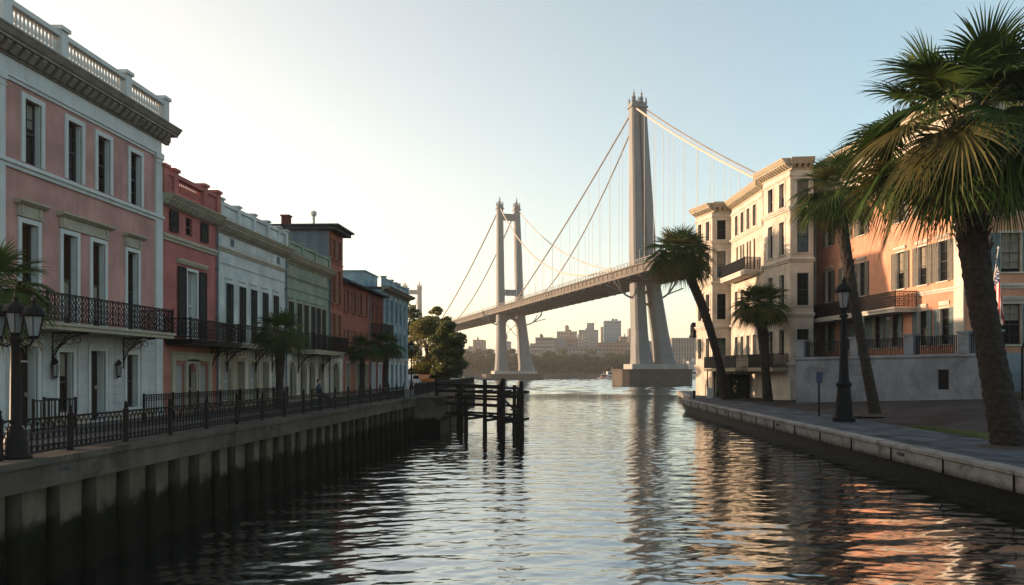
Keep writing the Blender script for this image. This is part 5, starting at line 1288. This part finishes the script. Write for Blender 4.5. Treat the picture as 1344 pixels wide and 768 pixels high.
# flagpole-like post by the steps, sign post, bollard
p = thing('sign_post', 'slim black post with a small dark blue sign plate beside the walkway', 'sign', (15.35, 49.6, ZR))
b = MB(); b.tube([(0, 0, 0), (0, 0, 2.3)], .06, 8); b.lathe([(.11, 0), (.1, .06), (.06, .08)], 8); b.build('post', M['iron'], p)
b = MB(); b.box(-.2, -.07, 2.1, .2, -.03, 2.72); b.box(-.2, -.03, 2.1, .2, .08, 2.2); b.box(-.24, -.09, 2.72, .24, .1, 2.76); b.build('sign_plate', M['bluepaint'], p)
p = thing('handrail_post', 'tall thin dark post with curved top beside the terrace steps at the right edge', 'post', (26.6, 47.2, ground_r(26.6, 47.2)-.02))
b = MB(); b.tube([(0, 0, 0), (0, 0, 3.1), (.08, 0, 3.35), (.35, 0, 3.45)], .07, 8); b.build('post', M['iron'], p)
p = thing('bollard', 'short dark mooring bollard on the tip of the right quay', 'bollard', (12.75, 83.2, ZR+.05))
b = MB(); b.lathe([(.16, 0), (.14, .1), (.11, .2), (.11, .6), (.15, .66), (.14, .76), (.04, .82)], 10); b.build('bollard_body', M['iron'], p, True)

# parked scooter-like white bike is not legible in the photo: a utility cabinet with pipes at the turret foot
p = thing('utility_cabinet', 'small pale utility cabinet with pipes at the foot of the apartment house corner', 'cabinet', (14.3, 82.6, ZR+.05))
b = MB(); b.box(-.3, -.2, .1, .3, .2, 1.0); b.box(-.34, -.24, 1.0, .34, .24, 1.06); b.box(-.26, -.16, 0, .26, .16, .1); b.build('cabinet_body', M['white'], p)
b = MB(); b.tube([(-.45, 0, 0), (-.45, 0, 1.3), (-.4, 0, 1.45), (-.2, 0, 1.45), (-.2, 0, 1.06)], .04, 6); b.tube([(.42, -.05, 0), (.42, -.05, .8), (.3, -.05, .85)], .035, 6); b.build('pipes', M['cable'], p)

# grass strip
gs = MB(); rg = random.Random(2)
gp = []
for i in range(16000):
    t = rg.random(); Y = 27.5+t*13.0; d = 4.8+rg.uniform(0, 2.45)*(1-.6*t); X = edgeX(Y)+d
    z = ground_r(X, Y)-.01; a = rg.random()*6.3; h_ = rg.uniform(.05, .13); w_ = .022; dx, dy = math.cos(a)*w_, math.sin(a)*w_; lx, ly = rg.uniform(-.05, .05), rg.uniform(-.05, .05)
    gs.add([(X-dx, Y-dy, z), (X+dx, Y+dy, z), (X+lx, Y+ly, z+h_)], [(0, 1, 2)])
tag(gs.build('grass', M['grass']), 'narrow strip of grass between the walkway and the plaza', 'grass', kind='stuff')
b = MB(); n_ = 13
for i in range(n_):
    Y0_, Y1_ = 27.4+i, 28.4+i; f0, f1 = 2.4*(1-.6*i/n_), 2.4*(1-.6*(i+1)/n_)
    b.quad((edgeX(Y0_)+4.8, Y0_, ZR+.055), (edgeX(Y0_)+4.95+f0, Y0_, ground_r(edgeX(Y0_)+4.95+f0, Y0_)+.055), (edgeX(Y1_)+4.95+f1, Y1_, ground_r(edgeX(Y1_)+4.95+f1, Y1_)+.055), (edgeX(Y1_)+4.8, Y1_, ZR+.055))
tag(b.build('lawn', M['grass']), kind='structure')
# dark earth rings round the palms
for (x, y, rr) in ((16.0, 29.2, 1.25), (18.6, 48.9, 1.4), (17.3, 70.4, 1.2), (15.1, 77.2, 1.2)):
    b = MB(); z = max(ground_r(x, y), ZR); b.lathe([(rr, .03), (rr*.8, .1), (rr*.3, .16)], 16, x, y, z); o = b.build('ground_mound', M['dirt']); tag(o, kind='structure')

# ------------------------------------------------------------------ flag
fl = thing('flag', 'stars and stripes flag hanging from a slanted pole behind the big palm', 'flag', (26.75, 50.9, 10.1))
b = MB(); pole0, pole1 = Vector((1.15, 2.2, -1.1)), Vector((.1, -.6, 1.6)); b.tube([pole0, pole1], .05, 8, r1=.035); b.lathe([(.04, 0), (.09, .08), (.04, .16), (.005, .22)], 8, *pole1); b.build('flagpole', M['white'], fl)
NU, NV = 40, 13*2            # along the fly (hangs down), across the hoist (stripes)
top0, top1 = pole1+Vector((0, .1, -.15)), pole1.lerp(pole0, .62)
grid = {}
for i in range(NU+1):
    for j in range(NV+1):
        u, v = i/NU, j/NV; hp = top0.lerp(top1, v)
        gather = 1-.45*min(1, u*1.6); mid = top0.lerp(top1, .5)
        p = Vector((mid.x+(hp.x-mid.x)*gather, mid.y+(hp.y-mid.y)*gather*.6, hp.z*(1-u*.35)+mid.z*u*.35))
        p += Vector((.34*u+.13*math.sin(v*9+u*3)*min(1, u*3), .16*math.cos(v*12+u*2)*min(1, u*3), -3.6*u))
        grid[i, j] = p
ms = {k: MB() for k in range(14)}
for i in range(NU):
    for j in range(NV):
        st_ = j//2; canton = i < NU*.4 and st_ < 7
        k = 13 if canton else st_
        ms[k].quad(tuple(grid[i, j]), tuple(grid[i+1, j]), tuple(grid[i+1, j+1]), tuple(grid[i, j+1]))
for k in range(13): ms[k].build('red_stripe' if k % 2 == 0 else 'white_stripe', M['flagred' if k % 2 == 0 else 'flagwhite'], fl, True)
ca = ms[13].build('canton', M['flagblue'], fl, True)
st_ = MB()
for a in range(9):
    for c in range(11):
        if (a+c) % 2: continue
        fu, fv = (c+1)/12*NU*.4, (a+1)/10*14
        i, j = int(fu), int(fv); p = grid[i, j].lerp(grid[min(i+1, NU), min(j+1, NV)], .5)
        e1 = (grid[i+1, j]-grid[i, j]).normalized(); e2 = (grid[i, j+1]-grid[i, j]); e2 = (e2-e1*e2.dot(e1)).normalized(); nr = e1.cross(e2)
        for sgn in (-1, 1):
            pts = []
            for q in range(10):
                rr = .06 if q % 2 == 0 else .025; an = PI*q/5; pts.append(tuple(p+nr*.012*sgn+e2*rr*math.sin(an)-e1*rr*math.cos(an)))
            st_.add(pts, [tuple(range(10))])
st_.build('stars', M['flagwhite'], ca)

# ------------------------------------------------------------------ jetty
j = thing('timber_jetty', 'dark old timber jetty of posts and rails standing in the water off the left bank', 'jetty')
posts = [(-9.0, 53.6, 3.55), (-5.4, 50.0, 3.5), (-4.1, 47.9, 3.6), (-2.9, 47.2, 3.45), (-7.6, 55.5, 3.2), (-6.0, 55.2, 3.2), (-5.2, 57, 3.1), (-4.6, 52.5, 3.35), (-3.9, 54.5, 3.1), (-6.8, 51.6, 2.5), (-8.2, 58, 3.1), (-3.4, 51.0, 3.0)]
rj = random.Random(3)
for x, y, z in posts:
    b = MB(); lx, ly = rj.uniform(-.06, .06), rj.uniform(-.05, .05)
    b.tube([(x, y, -1.5), (x+lx, y+ly, z)], [.15, .12], 8); b.build('post', M['jetty'], j)
def beam(a, c, w_=.13, h_=.15):
    a, c = Vector(a), Vector(c); d = c-a; b = MB(Matrix.Translation(a) @ d.to_track_quat('X', 'Z').to_matrix().to_4x4()); b.box(0, -w_/2, -h_/2, d.length, w_/2, h_/2); b.build('beam', M['jetty'], j)
for z in (3.15, 2.75, 2.35, 1.95, 1.3):
    beam((-9.0, 53.4, z), (-4.1, 47.7, z-.02)); 
for z in (2.9, 2.3, 1.7, 1.1): beam((-8.4, 58.1, z), (-3.7, 54.3, z-.02))
for z in (2.55, 1.2): beam((-4.2, 47.7, z), (-2.8, 47.0, z-.02), .14, .2)
beam((-4.1, 47.6, 2.4), (-2.9, 46.95, 1.4), .1, .1); beam((-4.1, 47.6, 1.3), (-2.9, 46.95, .75), .1, .12); beam((-3.6, 47.3, 1.75), (-2.85, 47.0, 2.0), .07, .08)
for x, y in ((-9.0, 53.6), (-6.8, 51.6), (-5.4, 50), (-4.1, 47.9)): beam((x, y, 2.7), (x+1.3, y+4.2, 2.68), .12, .18); beam((x, y, .95), (x+1.3, y+4.2, .95), .12, .16)
b = MB()
for i in range(0):
    t = i/22; x = -8.8+4.5*t; y = 53.4-5.4*t; b.add([(x, y, 2.06), (x+.18, y-.2, 2.06), (x+1.3, y+3.7, 2.06), (x+1.12, y+3.9, 2.06), (x, y, 2.12), (x+.18, y-.2, 2.12), (x+1.3, y+3.7, 2.12), (x+1.12, y+3.9, 2.12)], [(0, 3, 2, 1), (4, 5, 6, 7), (0, 1, 5, 4), (1, 2, 6, 5), (2, 3, 7, 6), (3, 0, 4, 7)])


# ------------------------------------------------------------------ seated person on a bench
bn = thing('park_bench', 'dark wooden park bench facing the water on the left promenade', 'bench', (-11.9, 37.6, G), PI/2)
b = MB(); 
for i in range(4): b.box(-.8, -.05-.11*i, .42, .8, .04-.11*i, .45)
b.build('seat', M['wood'], bn)
b = MB()
for i in range(3): b.box(-.8, .1+.02*i, .55+.13*i, .8, .13+.02*i, .65+.13*i)
b.build('backrest', M['wood'], bn)
for sx in (-1, 1):
    b = MB(); b.box(sx*.7-.025, -.42, 0, sx*.7+.025, -.37, .42); b.box(sx*.7-.025, .04, 0, sx*.7+.025, .1, .9); b.box(sx*.7-.025, -.42, .385, sx*.7+.025, .1, .42); b.build('leg', M['iron'], bn)
pe = thing('person', 'person in a navy jacket sitting on the bench by the promenade fence', 'person', (-11.9, 37.45, G), PI/2)
def skin_mesh(name, verts, edges, m, parent, root=0, lvl=2):
    me = bpy.data.meshes.new(name); me.from_pydata([v[:3] for v in verts], edges, []); o = bpy.data.objects.new(name, me); COL.objects.link(o); o.parent = parent
    sk = o.modifiers.new('skin', 'SKIN'); me.skin_vertices[0].data
    for i, v in enumerate(verts): me.skin_vertices[0].data[i].radius = (v[3], v[4] if len(v) > 4 else v[3])
    for i in range(len(verts)): me.skin_vertices[0].data[i].use_root = (i == root)
    s = o.modifiers.new('sub', 'SUBSURF'); s.levels = lvl; s.render_levels = lvl
    me.materials.append(m); return o
V = [(0, -.08, .56, .15, .12), (0, -.06, .75, .14, .11), (0, -.05, .95, .17, .11), (0, -.05, 1.04, .08, .07), (0, -.06, 1.12, .05, .055),
     (-.09, -.12, .54, .09), (-.11, -.52, .54, .07), (-.11, -.55, .12, .05), (-.11, -.66, .06, .04), (.09, -.12, .54, .09), (.11, -.52, .54, .07), (.11, -.55, .12, .05), (.11, -.66, .06, .04),
     (-.2, -.05, .97, .06), (-.25, -.12, .74, .048), (-.14, -.34, .64, .036), (-.1, -.42, .62, .03), (.2, -.05, .97, .06), (.25, -.12, .74, .048), (.14, -.34, .64, .036), (.1, -.42, .62, .03)]
Ed = [(0, 1), (1, 2), (2, 3), (3, 4), (0, 5), (5, 6), (6, 7), (7, 8), (0, 9), (9, 10), (10, 11), (11, 12), (2, 13), (13, 14), (14, 15), (15, 16), (2, 17), (17, 18), (18, 19), (19, 20)]
body = skin_mesh('body', V, Ed, M['jacket'], pe)
hd = MB(); hd.lathe([(.03, 0), (.055, .02), (.075, .06), (.082, .12), (.078, .18), (.055, .225), (.01, .245)], 14, 0, -.075, 1.1)
hd.box(-.012, -.175, 1.19, .012, -.145, 1.23); hd.box(-.09, -.09, 1.19, -.078, -.05, 1.24); hd.box(.078, -.09, 1.19, .09, -.05, 1.24); hd.box(-.025, -.162, 1.165, .025, -.15, 1.172); hd.build('head', M['skin'], pe, True)
hr_ = MB(); hr_.lathe([(.084, .12), (.088, .18), (.066, .235), (.012, .26)], 14, 0, -.06, 1.1); hr_.build('hair', M['hair'], pe, True)
for sx in (-1, 1):
    hb = MB()
    for k in range(4): hb.tube([(sx*(.1-.012*k), -.42, .62), (sx*(.1-.014*k), -.47-.004*k, .615), (sx*(.1-.014*k), -.5, .59)], .009, 5)
    hb.tube([(sx*.115, -.41, .615), (sx*.13, -.45, .6)], .01, 5); hb.lathe([(.03, 0), (.036, .02), (.03, .035)], 8, sx*.09, -.43, .605); hb.build('hand', M['skin'], pe, True)

# ------------------------------------------------------------------ parked cars beyond the houses
def car(label, loc, rz, m):
    c = thing('parked_car', label, 'car', loc, rz, 'cars parked under the left trees')
    b = MB(); b.extrude_y([(-2.1, .35), (2.1, .35), (2.15, .7), (1.2, .88), (.75, 1.36), (-1.0, 1.4), (-1.7, .95), (-2.15, .85)], -.85, .85); b.build('body', m, c)
    b = MB(); b.extrude_y([(1.1, .92), (.72, 1.3), (-.95, 1.33), (-1.55, .97)], -.86, .86); b.build('window', M['glass'], c)
    for x in (-1.3, 1.35):
        for s in (-1, 1):
            b = MB(Matrix.Translation((x, s*.78, .33)) @ Matrix.Rotation(PI/2, 4, 'X')); b.lathe([(.33, -.1), (.33, .1)], 16); o = b.build('wheel', M['rubber'], c)
            b = MB(Matrix.Translation((x, s*.78, .33)) @ Matrix.Rotation(PI/2, 4, 'X')); b.lathe([(.19, -.11), (.19, .11)], 10); b.build('rim', M['carsilver'], o)
    for s in (-1, 1): b = MB(); b.box(2.08, s*.6-.16, .6, 2.16, s*.6+.16, .74); b.build('headlight', M['white'], c)
car('orange parked car under the trees beyond the blue house', (-16.6, 91.5, G), 1.4, M['carorange'])
car('silver parked car beside the orange one under the trees', (-17.6, 86.5, G), 1.5, M['carsilver'])
car('white parked car close to the river end of the trees', (-14.9, 97.5, G), 1.2, M['white'])
# ------------------------------------------------------------------ boats at the far shore
def boat(label, px, Y, Lb, m, rz=0, cab=True):
    c = thing('motor_boat', label, 'boat', ((px-750)*Y/1050, Y, 0), rz, 'boats moored at the far shore')
    b = MB(); h_ = Lb*.13; vs = []
    for t, w_, k, zk in ((-.5, .9, .95, -.3), (-.2, 1, 1, -.35), (.2, .9, 1, -.3), (.42, .5, 1.1, -.1), (.5, .06, 1.25, .2)):
        y = Lb*.16*w_; vs += [(t*Lb, -y, h_*k), (t*Lb, -y*.7, zk), (t*Lb, y*.7, zk), (t*Lb, y, h_*k)]
    fs = []
    for i in range(4):
        for k in range(4): fs.append((i*4+k, i*4+(k+1) % 4, (i+1)*4+(k+1) % 4, (i+1)*4+k))
    fs += [(3, 2, 1, 0), (16, 17, 18, 19)]; b.add(vs, fs); b.build('hull', m, c)
    b = MB(); b.extrude_y([(-.3*Lb, h_), (.2*Lb, h_), (.1*Lb, h_*2.2), (-.28*Lb, h_*2.3)], -Lb*.1, Lb*.1); o = b.build('cabin', M['white'], c)
    b = MB(); b.extrude_y([(-.24*Lb, h_*1.45), (.13*Lb, h_*1.45), (.1*Lb, h_*2.0), (-.24*Lb, h_*2.0)], -Lb*.101, Lb*.101); b.build('window', M['glass'], o)
    b = MB(); b.tube([(-.1*Lb, 0, h_*2.2), (-.12*Lb, 0, h_*4)], .08, 5); b.build('mast', M['white'], c)
boat('white motor boat with red hull near the bridge pier, left side', 806, 430, 14, M['redpaint'], .2)
boat('white motor boat right beside the red-hulled one', 795, 428, 9, M['white'], -.3)
boat('long white cruiser moored right of the near bridge pier', 927, 400, 13, M['white'], 1.0)
boat('white boat behind the cruiser on the far shore', 916, 432, 15, M['white'], 0)
boat('small dark-hulled boat close to the far right seawall', 902, 434, 9, M['bluepaint'], .2)
# ------------------------------------------------------------------ river haze
b = MB(); b.box(-1500, -60, -4, 1500, 4000, 120); hz = b.build('haze', [])
m = bpy.data.materials.new('haze_air'); m.use_nodes = True; n = m.node_tree.nodes; n.remove(n['Principled BSDF'])
pv = n.new('ShaderNodeVolumePrincipled'); pv.inputs['Color'].default_value = (.97, .94, .9, 1); pv.inputs['Density'].default_value = .00024; pv.inputs['Anisotropy'].default_value = .3
m.node_tree.links.new(pv.outputs[0], n['Material Output'].inputs['Volume']); hz.data.materials.clear(); hz.data.materials.append(m); tag(hz, kind='stuff')
